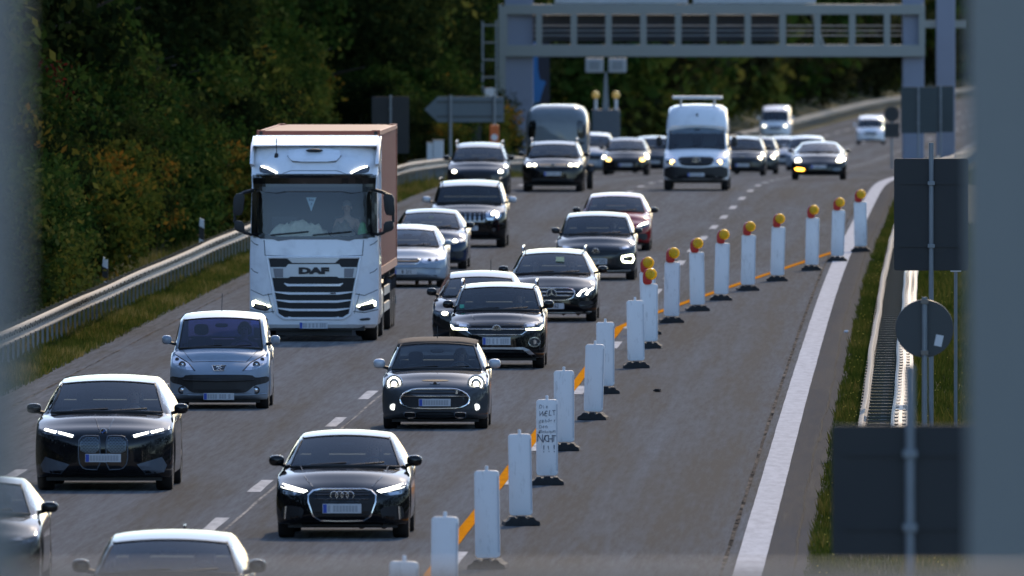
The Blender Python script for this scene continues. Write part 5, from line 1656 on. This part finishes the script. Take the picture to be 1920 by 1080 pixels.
far_car('hatchback_car', 'grey car with bright roof between the estate and the sports car', 12.75, 905, SILVP, MID, None)
far_car('estate_car', 'car of which only the roof shows above the black sports car', 12.8, 835, SILVP, MID, None)
far_car('delivery_van', 'far white box van coming round the bend', 17.1, 1250, WHITEP, dict(L=5.2, W=1.98, zb=.25, rw=.34, yc=.8, yr=1.45, yre=4.7, yrb=5.0, zh=1.0, cowl=(1.25, .84), top=(1.9, .78), roof=2.25, van=True, mir=(1.1, 1.4, .09, .13), ztail=1.9), LOWB, 'van')
far_car('delivery_van', 'far small white van in the right hand lane by the median', 22.7, 1216, WHITEP, dict(L=4.4, W=1.82, zb=.22, rw=.33, yc=.8, yr=1.4, yre=3.9, yrb=4.2, zh=.92, cowl=(1.12, .78), top=(1.6, .70), roof=1.84, van=True, mir=(1.02, 1.25, .09, .1), ztail=1.6), None, 'van')

# --- black sports car
sk = vehicle('sports_car', 'black low sports car with bright headlights near the median', 'car', (10.46, 655), BLACKP,
             D(SED, L=4.45, W=1.88, zh=.68, cowl=(.93, .70), top=(1.24, .57), roof=1.32, yc=1.25, yr=1.95, mir=(.99, .98, .09, .06), p=(1.8, 4, 7), rw=.34), interior=True)
for s in (-1, 1):
    h = sk.disc('headlight', s * .70, .64, .13, DLAMP, off=.02, depth=.15, dome=.02)
    sk.disc('beam_lamp', s * .70, .64, .10, LOWB, h, off=.045)
    sk.patch('bumper_lamp', chaikin([(s * .48, .40), (s * .80, .42), (s * .80, .33), (s * .50, .31)][::s], 1), AMB if s < 0 else DLAMP, off=.012)
plate(sk, .40, .51)
sk.patch('lower_intake', half([(0, .30), (.7, .32), (.7, .22), (0, .20)]), MESHB)

# --- nearest car, only roof and screen in view
sk = vehicle('hatchback_car', 'nearest car, only its bright roof and windscreen in view', 'car', (-3.88, 214.0), NEARW,
             D(HAT, W=1.82, zh=.80, cowl=(1.02, .78), top=(1.40, .64), roof=1.50, mir=(.99, 1.06, .10, .075)))
hl = sk.both('headlight', chaikin([(.5, .66), (.84, .76), (.87, .66), (.58, .6)], 1), DLAMP)
sk.patch('grille', half([(0, .62), (.42, .62), (.38, .42), (0, .41)]), MESHB); plate(sk, .42, .53)
MB().prism([(0, 0), (.16, 0), (.14, .05), (.03, .045)], -.012, .012, 'x').build('roof_antenna', NEARW, sk.root, loc=(.1, 3.3, sk.I['H'] - .02))
# --- car cut by the left edge
sk = vehicle('saloon_car', 'dark car at the lower left edge, mostly behind the blurred post', 'car', (-6.75, 236.0), NEARW,
             D(SED, W=1.86, zh=.78, cowl=(1.0, .76), top=(1.40, .62), roof=1.48, mir=(.99, 1.04, .11, .07)))
hl = sk.both('headlight', chaikin([(.5, .66), (.84, .76), (.87, .66), (.58, .6)], 1), DLAMP)
sk.patch('grille', half([(0, .62), (.42, .62), (.38, .42), (0, .41)]), MESHB); plate(sk, .42, .53)
# ------------------------------------------------------------------ white truck with container
TRW = paint('truck_white', (.82, .83, .85))
tx, td = ground(588, 641)
th = heading(td)
tr = empty('truck_tractor', (tx, td, ZR(td)), th)
lev = [(.27, .07, 1.19), (.34, .01, 1.25), (.60, 0, 1.27), (.85, .0, 1.27), (1.10, .0, 1.27), (1.40, .01, 1.27), (1.67, .02, 1.27), (1.90, .04, 1.265), (2.05, .06, 1.26), (2.27, .09, 1.255), (2.5, .12, 1.25), (2.72, .15, 1.245), (2.96, .19, 1.24), (3.10, .21, 1.24), (3.26, .20, 1.245), (3.30, .17, 1.25), (3.45, .27, 1.25), (3.60, .40, 1.245), (3.76, .60, 1.235), (3.88, .82, 1.22)]
us = [0, .12, .25, .4, .55, .68, .78, .86, .92, .955, .98, 1.0]
us = [-u for u in reversed(us[1:])] + us
V = []; rows = []
for z, yf, w in lev:
    row = []
    bowt = .30 if z < 3.28 else .42
    for y in (2.25, 1.5, .8):
        row.append(len(V)); V.append((-w, y, z))
    for u in us:
        row.append(len(V)); V.append((w * u * (1 if abs(u) < .99 else 1), yf + bowt * abs(u) ** 6 + .05 * u * u, z))
    for y in (.8, 1.5, 2.25):
        row.append(len(V)); V.append((w, y, z))
    rows.append(row)
Fb = []; Fg = []; Fs = []
for i in range(len(rows) - 1):
    for j in range(len(rows[0]) - 1):
        f = (rows[i][j], rows[i][j + 1], rows[i + 1][j + 1], rows[i + 1][j])
        u0 = j - 3
        z0, z1 = lev[i][0], lev[i + 1][0]
        if z0 >= 2.04 and z1 <= 2.97 and 2 <= u0 < len(us) - 3: Fg.append(f)
        elif z0 >= 2.04 and z1 <= 2.8 and (j in (1, 2) or j in (len(rows[0]) - 2, len(rows[0]) - 3)) : Fs.append(f)
        else: Fb.append(f)
    Fb.append((rows[i][-1], rows[i][0], rows[i + 1][0], rows[i + 1][-1]))
Fb.append(tuple(rows[-1])); Fb.append(tuple(reversed(rows[0])))
me = submesh('cab_body', V, Fb, TRW)
try: me.set_sharp_from_angle(angle=R(38))
except Exception: pass
add('cab_body', me, tr)
add('windscreen', submesh('windscreen', V, Fg, glass('truck_glass', (.80, .88, .90))), tr)
add('side_window', submesh('side_window', V, Fs, GL), tr)
sk = Skin(V, Fb + Fg + Fs, tr)
# black surround of the screen and the visor
sk.patch('visor', [(-1.225, 3.285), (1.225, 3.285), (1.20, 2.98), (.75, 2.93), (.55, 2.965), (-.55, 2.965), (-.75, 2.93), (-1.20, 2.98)], GBLK, off=.05, rim=.06)
for s in (-1, 1): sk.patch('screen_pillar', [(s * 1.14, 3.0), (s * 1.235, 3.0), (s * 1.245, 2.10), (s * 1.08, 2.05), (s * 1.12, 2.14)][::s], GBLK, off=.010)
sk.patch('screen_base', half([(0, 2.075), (.7, 2.075), (1.14, 2.16), (1.24, 2.12), (1.05, 2.03), (.8, 2.02), (.7, 1.985), (.45, 2.02), (0, 2.02)]), GBLK, off=.012)
for x0, x1 in ((-.85, -.1), (-.02, .75)): sk.line('wiper', [(x0, 2.10), (x1, 2.17)], .016, BLK, off=.03)
# roof fairing pieces
rf = MB()
rf.prism(chaikin([(.45, 3.86), (.95, 3.90), (1.6, 4.03), (2.3, 4.06), (2.3, 3.9), (1.3, 3.80)], 1), -1.22, 1.22, 'x').build('roof_deflector', TRW, tr, True, .03)
for s in (-1, 1): MB().prism([(.40, 3.50), (1.0, 3.86), (2.3, 4.03), (2.3, 2.2), (2.05, 2.2), (1.9, 3.3)], s * 1.20, s * 1.275, 'x').build('side_deflector', TRW, tr, True, .015)
bx = sk.patch('roof_box', chaikin([(-.48, 3.80), (.48, 3.80), (.53, 3.66), (.42, 3.545), (-.42, 3.545), (-.53, 3.66)], 1), TRW, off=.09, rim=.15)
sk.line('roof_box_gap', [(-.53, 3.66), (-.42, 3.54), (.42, 3.54), (.53, 3.66)], .008, BLK, bx, off=.004)
MB().blob((0, sk.y(0, 3.74) - .11, 3.765), (.17, .05, .035), 2).build('roof_vent', BLK, bx, True)
for s in (-1, 1):
    h = sk.patch('roof_lamp', chaikin([(s * .70, 3.30), (s * .92, 3.43), (s * 1.03, 3.475), (s * 1.10, 3.43), (s * 1.06, 3.32)][::s], 1), DLAMP, off=.012)
    sk.line('running_light', [(s * .74, 3.33), (s * .92, 3.42), (s * 1.04, 3.455)], .016, DRL, h, off=.016)
sk.line('fairing_crease', [(-.62, 3.31), (-.45, 3.37), (.45, 3.37), (.62, 3.31)], .006, SBACK2, off=.002)
sk.line('fairing_seam', [(-1.15, 3.295), (0, 3.30), (1.15, 3.295)], .008, BLK, off=.002)
MB().tube([(-.75, sk.y(-.75, 3.66) - .01, 3.64), (-.75, sk.y(-.75, 3.66) + .02, 4.0)], .009, 6).build('antenna', BLK, tr)
MB().lathe([(.05, 0), (.03, .09)], 10, 'z', (-.75, sk.y(-.75, 3.66) - .01, 3.62)).build('antenna_base', BLK, tr, True)
# front panel and grille
sk.line('panel_seam', [(-.98, 2.0), (-.96, 1.70)], .007, BLK, off=.002); sk.line('panel_seam', [(.98, 2.0), (.96, 1.70)], .007, BLK, off=.002)
sk.line('panel_seam', [(-.96, 1.70), (0, 1.675), (.96, 1.70)], .006, BLK, off=.002)
trap = [(-.90, 1.655), (.90, 1.655), (.70, .55), (.58, .47), (-.58, .47), (-.70, .55)]
g_ = sk.patch('grille', trap, MESHB, off=.003)
sk.line('grille_frame', [(-.92, 1.665), (-.715, .54), (-.58, .455), (.58, .455), (.715, .54), (.92, 1.665)], .028, TRW, g_, off=.012, closed=True)
sk.patch('grille_top_bar', [(-.56, 1.675), (.56, 1.675), (.42, 1.555), (-.42, 1.555)], SLV, g_, off=.03)
bd = sk.patch('badge_panel', [(-.86, 1.47), (-.55, 1.47), (-.50, 1.53), (.50, 1.53), (.55, 1.47), (.86, 1.47), (.82, 1.26), (.50, 1.26), (.46, 1.285), (-.46, 1.285), (-.50, 1.26), (-.82, 1.26)], mat('brushed_silver', (.50, .52, .54), .38, .4), g_, off=.035)
add('badge_lettering', text_mesh('DAF', .205, INK, bold=.016, ext=.008), bd if False else g_, loc=(0, sk.y(0, 1.4) - .048, 1.395), scale=(1.52, 1, .78))
for s in (-1, 1): sk.patch('sensor_plate', [(s * .60, 1.445), (s * .80, 1.445), (s * .77, 1.27), (s * .60, 1.27)][::s], mat('sensor_grey', (.20, .20, .21), .5), g_, off=.042)
for z, xi, xo in ((1.115, .48, .58), (.95, .46, .80), (.79, .44, .77), (.625, .42, .72), (.455, .40, .50)):
    sk.patch('grille_slat', half([(0, z + .025), (xi, z + .025), (xo, z + .045), (xo, z + .028), (xi + .04, z - .02), (0, z - .02)]), TRW, g_, off=.03)
add('engine_lettering', text_mesh('480', .06, INK, bold=.003), g_, loc=(.38, sk.y(.38, .95) - .038, .955), scale=(1.3, 1, .7))
hl = sk.both('headlight', chaikin([(.83, .70), (1.16, .83), (1.235, .80), (1.23, .68), (1.14, .63), (.92, .595)], 1), DLAMP, off=.01)
for i, s in enumerate((1, -1)):
    sk.patch('running_light', [(s * .845, .70), (s * 1.16, .82), (s * 1.225, .79), (s * 1.222, .70), (s * 1.19, .70), (s * 1.18, .765), (s * .93, .715), (s * .90, .68)][::s], DRLG, hl[i], off=.02)
    sk.patch('lens_insert', [(s * .95, .69), (s * 1.16, .735), (s * 1.16, .68), (s * .98, .635)][::s], REFL, hl[i], off=.016)
    sk.patch('fog_recess', chaikin([(s * .90, .455), (s * 1.10, .475), (s * 1.12, .425), (s * .92, .41)][::s], 1), SBACK2, off=.008)
    sk.line('bumper_seam', [(s * .78, .60), (s * 1.0, .575), (s * 1.26, .63)], .008, SBACK2, off=.002)
    sk.line('corner_seam', [(s * .80, .95), (s * 1.0, .91), (s * 1.25, 1.02)], .007, SBACK2, off=.002)
    sk.line('corner_seam', [(s * .90, .95), (s * .80, .56)], .006, SBACK2, off=.002)
    for z in (1.35, 1.9): sk.line('air_crease', [(s * 1.10, z), (s * 1.18, z + .03), (s * 1.245, z + .09)], .008, SBACK2, off=.001)
plate(sk, .26, .385, .56)
MB().box(-1.0, 1.0, .15, 2.2, .22, .34).build('underbody', BLK, tr)
MB().box(-.75, .75, .25, .35, .12, .26).build('air_dam', BLK, tr)
# mirrors
for s in (-1, 1):
    m_ = MB().prism(chaikin([(s * 1.36, 2.94), (s * 1.58, 2.90), (s * 1.60, 2.52), (s * 1.55, 2.48), (s * 1.40, 2.50)], 1), .12, .30).build('mirror', BLK, tr, True, .02)
    MB().prism(chaikin([(s * 1.38, 2.36), (s * 1.56, 2.40), (s * 1.58, 2.20), (s * 1.36, 2.13)], 1), .12, .30).build('mirror_lower', BLK, m_, True, .02)
    MB().tube([(s * 1.20, .40, 2.98), (s * 1.34, .22, 2.95), (s * 1.46, .20, 2.90)], .035, 8).build('mirror_arm', BLK, m_, True)
    MB().tube([(s * 1.22, .40, 2.10), (s * 1.36, .24, 2.14), (s * 1.44, .22, 2.20)], .03, 8).build('mirror_arm', BLK, m_, True)
    MB().tube([(s * 1.56, .2, 2.55), (s * 1.565, .2, 2.35)], .028, 8).build('mirror_link', BLK, m_, True)
    MB().prism([(1.0, .35), (2.2, .35), (2.2, 1.0), (1.9, 1.15), (1.55, 1.2), (1.2, 1.1), (1.0, .9)], s * 1.10, s * 1.20, 'x').build('step_panel', TRW, tr, False, .02)
    wheel(tr, s * 1.06, 1.42, .50, .33)
    wheel(tr, s * .95, 5.0, .50, .56)
    MB().tube([(s * .98, 4.40, .85), (s * .98, 4.65, 1.07), (s * .98, 5.0, 1.14), (s * .98, 5.35, 1.07), (s * .98, 5.60, .85)], .05, 6, sx=5, sz=.6).build('mudguard', BLK, tr)
    MB().box(s * 1.0 - .25, s * 1.0 + .25, 2.5, 4.2, .38, .98).build('fuel_tank', mat('tank_alloy', (.45, .44, .42), .4, .6, var=.15), tr, bevel=.10)
    MB().box(s * .36 - .05, s * .36 + .05, 1.0, 6.2, .75, 1.0).build('chassis_rail', BLK, tr)
# cab interior
MB().box(-1.12, 1.12, .40, .85, 1.5, 2.04).build('dashboard', INTR, tr, bevel=.05)
MB().box(-1.15, 1.15, 1.9, 2.0, 1.3, 3.2).build('cab_rear_wall', mat('cab_trim', (.05, .052, .055), .8), tr)
for s in (-1, 1):
    st = MB().box(s * .62 - .26, s * .62 + .26, 1.35, 1.50, 1.55, 2.45).build('seat', SEATM, tr, bevel=.05)
    MB().box(s * .62 - .26, s * .62 + .26, .95, 1.36, 1.45, 1.60).build('cushion', SEATM, st, bevel=.04)
MB().tube([(.62 + .22 * math.cos(2 * math.pi * i / 20), .92 + .12 * math.sin(2 * math.pi * i / 20), 2.05 + .16 * math.sin(2 * math.pi * i / 20)) for i in range(21)], .018, 6, cap=False).build('steering_wheel', INTR, tr, True)
tag(tr, 'white truck cab with black slatted grille pulling the container', 'truck')
# things lying on the dashboard
def rumpled(name, label, x, y, z, w, h, m, seed):
    g = random.Random(seed)
    n, mrow = 16, 7
    V = []; F = []
    for i in range(n + 1):
        for j in range(mrow + 1):
            u = i / n; v = j / mrow
            hh = h * (math.sin(math.pi * min(1, max(0, u))) ** .6) * math.sin(math.pi * v) ** .5 * (.7 + .5 * g.random()) if 0 < j < mrow else 0
            V.append(((u - .5) * w, (v - .5) * .3 + g.uniform(-.01, .01), hh))
    for i in range(n):
        for j in range(mrow): F.append((i * (mrow + 1) + j, (i + 1) * (mrow + 1) + j, (i + 1) * (mrow + 1) + j + 1, i * (mrow + 1) + j + 1))
    me = npmesh(name, V, F, m, smooth=True)
    c, s_ = math.cos(th), math.sin(th)
    o = add(name, me, None, loc=(tx + c * x - s_ * y, td + s_ * x + c * y, ZR(td) + z), rot=(0, 0, th))
    return o
FLE = mat('sheepskin', (.78, .70, .54), .95, var=.25, vscale=14, bump=.5, bscale=40)
tag(rumpled('blanket', '', -.30, .46, 2.03, 1.25, .36, FLE, 3), 'rumpled cream fleece blanket on the truck dashboard', 'blanket')
tag(rumpled('cloth_bundle', '', .55, .48, 2.03, .5, .34, mat('cloth_brown', (.22, .18, .14), .95, var=.3, vscale=12), 4), 'brown cloth bundle on the truck dashboard before the driver', 'cloth')
tag(rumpled('green_bag', '', .95, .55, 2.03, .22, .32, mat('bag_green', (.12, .45, .16), .6, var=.3, vscale=12), 5), 'small green bag in the corner of the truck dashboard', 'bag')
c, s_ = math.cos(th), math.sin(th)
def tloc(x, y, z): return (tx + c * x - s_ * y, td + s_ * x + c * y, ZR(td) + z)
pn = empty('pennant', tloc(-.06, .42, 2.84), th)
MB().prism([(-.10, 0), (.10, 0), (0, -.28)], -.003, .003).build('cloth', mat('pennant_white', (.62, .72, .78), .7), pn)
add('writing', text_mesh('Emy', .06, mat('pennant_ink', (.03, .06, .15), .6), bold=.001), pn, loc=(0, -.006, -.05))
add('writing', text_mesh('2', .06, mat('pennant_ink', (.03, .06, .15), .6), bold=.001), pn, loc=(0, -.006, -.13))
tag(pn, 'small white triangular pennant hanging in the truck windscreen', 'pennant')
# semi trailer
ct = empty('container_trailer', tloc(0, 2.9, 0), th)
CH = mat('chassis_dark', (.03, .03, .032), .7, var=.3)
for s in (-1, 1):
    MB().box(s * .48 - .07, s * .48 + .07, .3, 12.2, 1.02, 1.22).build('chassis_beam', CH, ct)
    for y in (8.6, 9.9, 11.2):
        wheel(ct, s * 1.0, y, .50, .40)
        MB().tube([(s * 1.02, y - .55, .80), (s * 1.02, y - .3, 1.02), (s * 1.02, y, 1.08), (s * 1.02, y + .3, 1.02), (s * 1.02, y + .55, .80)], .05, 6, sx=4, sz=.5).build('mudguard', CH, ct)
    MB().box(s * .9 - .06, s * .9 + .06, 2.9, 3.05, .35, 1.1).build('landing_leg', CH, ct)
    MB().box(s * 1.18 - .02, s * 1.18 + .02, 3.6, 7.6, .45, .62).build('side_guard', STEELD, ct)
    MB().box(s * 1.18 - .02, s * 1.18 + .02, 3.6, 7.6, .78, .95).build('side_guard', STEELD, ct)
for y in (.5, 4, 8, 12): MB().box(-1.18, 1.18, y - .08, y + .08, 1.08, 1.235).build('cross_member', CH, ct)
MB().box(-1.2, 1.2, 12.25, 12.33, .45, .62).build('rear_bumper', STEELD, ct)
tag(ct, 'dark skeletal semi trailer with three axles under the container', 'trailer')
# container
CONT = mat('container_red_brown', (.26, .08, .052), .6, var=.22, vscale=1.5, bump=.1, bscale=20)
CONTT = mat('container_roof', (.27, .15, .095), .7, var=.25, vscale=1.2)
co = empty('shipping_container', tloc(0, 2.9, 1.24), th)
CL, CHH, CW = 12.19, 2.90, 1.22
def corr(n, depth):
    pts = []
    p = (CL - .3) / n
    for i in range(n):
        y = .15 + i * p
        pts += [(y, 0), (y + p * .3, 0), (y + p * .5, depth), (y + p * .8, depth)]
    pts.append((CL - .15, 0))
    return pts
for s in (-1, 1):
    V = []; F = []
    for y, dx in corr(43, .036): V += [(s * (CW - .015 - dx), y, .16), (s * (CW - .015 - dx), y, CHH - .10)]
    for i in range(len(V) // 2 - 1): F.append((2 * i, 2 * i + 2, 2 * i + 3, 2 * i + 1))
    add('side_wall', npmesh('side_wall', V, F, CONT), co)
    MB().box(s * CW - (.06 if s > 0 else 0), s * CW + (.06 if s < 0 else 0), .02, CL - .02, 0, .16).build('bottom_rail', CONT, co)
    MB().box(s * CW - (.06 if s > 0 else 0), s * CW + (.06 if s < 0 else 0), .02, CL - .02, CHH - .10, CHH - .02).build('top_rail', CONT, co)
    for y in (.0, CL - .16):
        MB().box(s * CW - (.14 if s > 0 else 0), s * CW + (.14 if s < 0 else 0), y + .002, y + .158, .12, CHH - .12).build('corner_post', CONT, co)
        for z in (0, CHH - .12):
            q = MB().box(s * (CW + .003) - (.165 if s > 0 else 0), s * (CW + .003) + (.165 if s < 0 else 0), y - .004, y + .165, z, z + .12).build('corner_casting', CONT, co, bevel=.008)
            MB().lathe([(.038, 0), (.038, .004)], 12, 'y', (s * (CW - .08), y - .009 if y < 1 else y + .17, z + .06)).build('casting_hole', BLK, q)
V = []; F = []
nn = 60
for i in range(nn + 1):
    y = .05 + (CL - .1) * i / nn
    z = CHH - .035 + (.02 if i % 2 else 0)
    V += [(-CW + .04, y, CHH - .035), (-CW + .25, y, z), (CW - .25, y, z), (CW - .04, y, CHH - .035)]
for i in range(nn):
    for j in range(3): F.append((4 * i + j, 4 * i + j + 1, 4 * i + j + 5, 4 * i + j + 4))
add('roof_sheet', npmesh('roof_sheet', V, F, CONTT), co)
V = []; F = []
for i in range(25):
    x = -CW + .12 + (2 * CW - .24) * i / 24
    dy = .06 + (.035 if (i // 2) % 2 else 0)
    V += [(x, dy, .1), (x, dy, CHH - .08)]
for i in range(24): F.append((2 * i, 2 * i + 2, 2 * i + 3, 2 * i + 1))
add('front_wall', npmesh('front_wall', V, F, CONT), co)
MB().box(-CW + .15, CW - .15, .01, .14, CHH - .13, CHH - .015).build('front_header', CONT, co)
MB().box(-CW + .15, CW - .15, .01, .14, 0, .14).build('front_sill', CONT, co)
MB().box(-CW + .14, CW - .14, CL - .1, CL - .04, .1, CHH - .1).build('door_end', CONT, co)
tag(co, 'red brown corrugated shipping container behind the white cab', 'container')

# ------------------------------------------------------------------ horse trailer
HTM = paint('trailer_grey_paint', (.17, .19, .20), .0)
x0_, d0_ = ground(1037, 359)
ht = empty('horse_trailer', (x0_ + .12, d0_ + 5.6, ZR(d0_ + 5.6)), heading(d0_ + 5))
V = []; rows = []
for y, w, zt_, zb_ in ((.0, .72, 2.05, .75), (.06, .84, 2.25, .65), (.22, .93, 2.45, .58), (.5, .96, 2.6, .55), (1.0, .97, 2.64, .55), (3.2, .97, 2.64, .55), (3.4, .95, 2.58, .55)):
    row = []
    for k in range(28):
        a = 2 * math.pi * k / 28
        cs, sn = math.cos(a), math.sin(a)
        e = 2 / 4.5
        row.append(len(V)); V.append((w * math.copysign(abs(cs) ** e, cs), y, (zt_ + zb_) / 2 + (zt_ - zb_) / 2 * math.copysign(abs(sn) ** e, sn)))
    rows.append(row)
F = [tuple(rows[0]), tuple(reversed(rows[-1]))]
for i in range(len(rows) - 1):
    for k in range(28):
        k2 = (k + 1) % 28; F.append((rows[i][k], rows[i + 1][k], rows[i + 1][k2], rows[i][k2]))
add('shell', submesh('shell', V, F, HTM), ht)
hs = Skin(V, F, ht)
for s in (-1, 1):
    hs.patch('corner_window', chaikin([(s * .62, 2.18), (s * .86, 2.12), (s * .90, 1.62), (s * .66, 1.58)][::s], 1), GBLK, off=.012)
    wheel(ht, s * .98, 2.2, .33, .2)
    MB().tube([(s * 1.0, 1.78, .52), (s * 1.0, 1.95, .70), (s * 1.0, 2.2, .74), (s * 1.0, 2.45, .70), (s * 1.0, 2.62, .52)], .035, 6, sx=3.4).build('mudguard', BLK, ht)
hs.line('moulding', [(-.85, 1.45), (0, 1.42), (.85, 1.45)], .03, BLK, off=.0)
MB().tube([(0, -1.0, .45), (0, .3, .5)], .05, 8).build('drawbar', STEELD, ht)
MB().box(-.9, .9, .2, 3.3, .42, .56).build('chassis', BLK, ht)
tag(ht, 'grey rounded horse trailer with dark corner windows behind the black SUV', 'trailer')

# ------------------------------------------------------------------ people at the wheel
SKIN = mat('skin', (.42, .26, .19), .55); HAIR = {'dark': mat('hair_dark', (.03, .022, .016), .8), 'grey': mat('hair_grey', (.25, .24, .23), .8), 'fair': mat('hair_fair', (.25, .17, .09), .8)}
def person_mesh():
    J = [((0, 0, 0), (.15, .12)), ((0, .05, .22), (.145, .11)), ((0, .06, .42), (.175, .11)), ((0, .05, .52), (.07, .065)), ((0, .035, .585), (.052, .055)), ((0, .02, .66), (.072, .085)), ((0, .01, .74), (.078, .095)), ((0, .02, .81), (.055, .07))]
    E = [(i, i + 1) for i in range(7)]
    for s in (-1, 1):
        b = len(J)
        J += [((s * .19, .05, .44), (.062, .062)), ((s * .25, -.06, .25), (.048, .048)), ((s * .20, -.30, .26), (.036, .036)), ((s * .17, -.40, .30), (.030, .036)), ((s * .145, -.455, .335), (.026, .028))]
        E += [(2, b), (b, b + 1), (b + 1, b + 2), (b + 2, b + 3), (b + 3, b + 4)]
        for f in range(4):
            k = len(J); ox = s * (-.02 + f * .013)
            J += [((s * .145 + ox * .8, -.485, .365 - abs(f - 1.5) * .006), (.009, .009)), ((s * .135 + ox * .8, -.505, .335), (.008, .008))]
            E += [(b + 4, k), (k, k + 1)]
        k = len(J)
        J += [((s * .12, -.44, .365), (.010, .010)), ((s * .10, -.465, .385), (.008, .008))]
        E += [(b + 3, k), (k, k + 1)]
        b = len(J)
        J += [((s * .10, -.08, -.02), (.095, .095)), ((s * .15, -.46, .05), (.07, .07)), ((s * .15, -.66, -.28), (.05, .05)), ((s * .15, -.74, -.33), (.045, .035))]
        E += [(0, b), (b, b + 1), (b + 1, b + 2), (b + 2, b + 3)]
    me = bpy.data.meshes.new('person'); me.from_pydata([j[0] for j in J], E, [])
    o = bpy.data.objects.new('person_tmp', me); COL.objects.link(o)
    sm = o.modifiers.new('skin', 'SKIN'); sb = o.modifiers.new('sub', 'SUBSURF'); sb.levels = 1; sb.render_levels = 1
    for i, j in enumerate(J): me.skin_vertices[0].data[i].radius = j[1]
    me.skin_vertices[0].data[0].use_root = True
    dg = bpy.context.evaluated_depsgraph_get(); dg.update()
    out = bpy.data.meshes.new_from_object(o.evaluated_get(dg))
    bpy.data.objects.remove(o)
    # nose, brow and chin pulled out of the head
    for v in out.vertices:
        if v.co.z > .60 and v.co.y < -.02:
            if abs(v.co.x) < .03 and .66 < v.co.z < .735: v.co.y -= .018
            if abs(v.co.x) < .04 and .60 < v.co.z < .635: v.co.y -= .008
    for p in out.polygons:
        p.use_smooth = True
        c = p.center
        p.material_index = 0 if (c.z > .535 or c.y < -.40 and c.z > .1) else 1
    return out
PBASE = person_mesh()
hair_b = MB().blob((0, .045, .765), (.090, .105, .085), 2.2, 16, 10)
HAIRME = {}
def person(label, vx, vd, lx, ly, headtop, cloth, hair, lean=0):
    hd = heading(vd)
    c, s = math.cos(hd), math.sin(hd)
    p = empty('person', (vx + c * lx - s * ly, vd + s * lx + c * ly, ZR(vd) + headtop - .86), hd + lean)
    me = PBASE.copy(); me.materials.clear(); me.materials.append(SKIN); me.materials.append(cloth)
    add('body', me, p)
    if hair not in HAIRME: HAIRME[hair] = hair_b.mesh(HAIR[hair], True, 0, 'hair')
    add('hair', HAIRME[hair], p)
    for q in (-1, 1):
        MB().blob((q * .033, -.072, .715), (.014, .008, .009), 2, 8, 5).build('eye', mat('eye_dark', (.02, .018, .016), .3), p)
        MB().blob((q * .088, .02, .705), (.014, .028, .036), 2, 8, 6).build('ear', SKIN, p)
    MB().blob((0, -.078, .645), (.026, .008, .007), 2, 8, 5).build('mouth', mat('lips', (.30, .10, .08), .5), p)
    tag(p, label, 'person', 'people inside the vehicles')
CLO = {'navy': mat('cloth_navy', (.02, .03, .06), .9), 'light': mat('cloth_light_blue', (.25, .38, .45), .9), 'black': mat('cloth_black', (.012, .012, .013), .9), 'grey': mat('cloth_grey', (.12, .12, .13), .9), 'white': mat('cloth_white', (.5, .5, .5), .9)}
def drv(label, g, yc, top, cloth, hair, side=1): person(label, g[0], g[1], side * .37, yc + 1.06, top, CLO[cloth], hair)
drv('person in black driving the grey convertible', ground(815, 806), 1.05, 1.30, 'black', 'fair')
drv('person with pale blue scarf driving the silver blue compact car', ground(410, 768), .74, 1.47, 'light', 'dark')
drv('person in grey driving the black compact SUV with the silver skid bar', ground(931, 692), 1.0, 1.42, 'grey', 'dark')
drv('person in navy driving the black kidney grille SUV', ground(193, 922), 1.12, 1.50, 'navy', 'dark')
drv('person in grey driving the black saloon with the ring badge', ground(641, 1012), 1.16, 1.30, 'grey', 'dark')
drv('person in white driving the black star badge estate', ground(1034, 604), 1.2, 1.31, 'white', 'dark')
drv('passenger in navy beside the driver of the star badge estate', ground(1034, 604), 1.2, 1.30, 'navy', 'dark', -1)
drv('person in black driving the dark grey crossover', ground(1117, 526), 1.05, 1.40, 'black', 'dark')
drv('person in black driving the silver older saloon', ground(760, 540), 1.16, 1.24, 'black', 'dark')
person('person in dark clothes driving the white truck', tx, td, .62, 1.22, 2.78, CLO['navy'], 'grey')
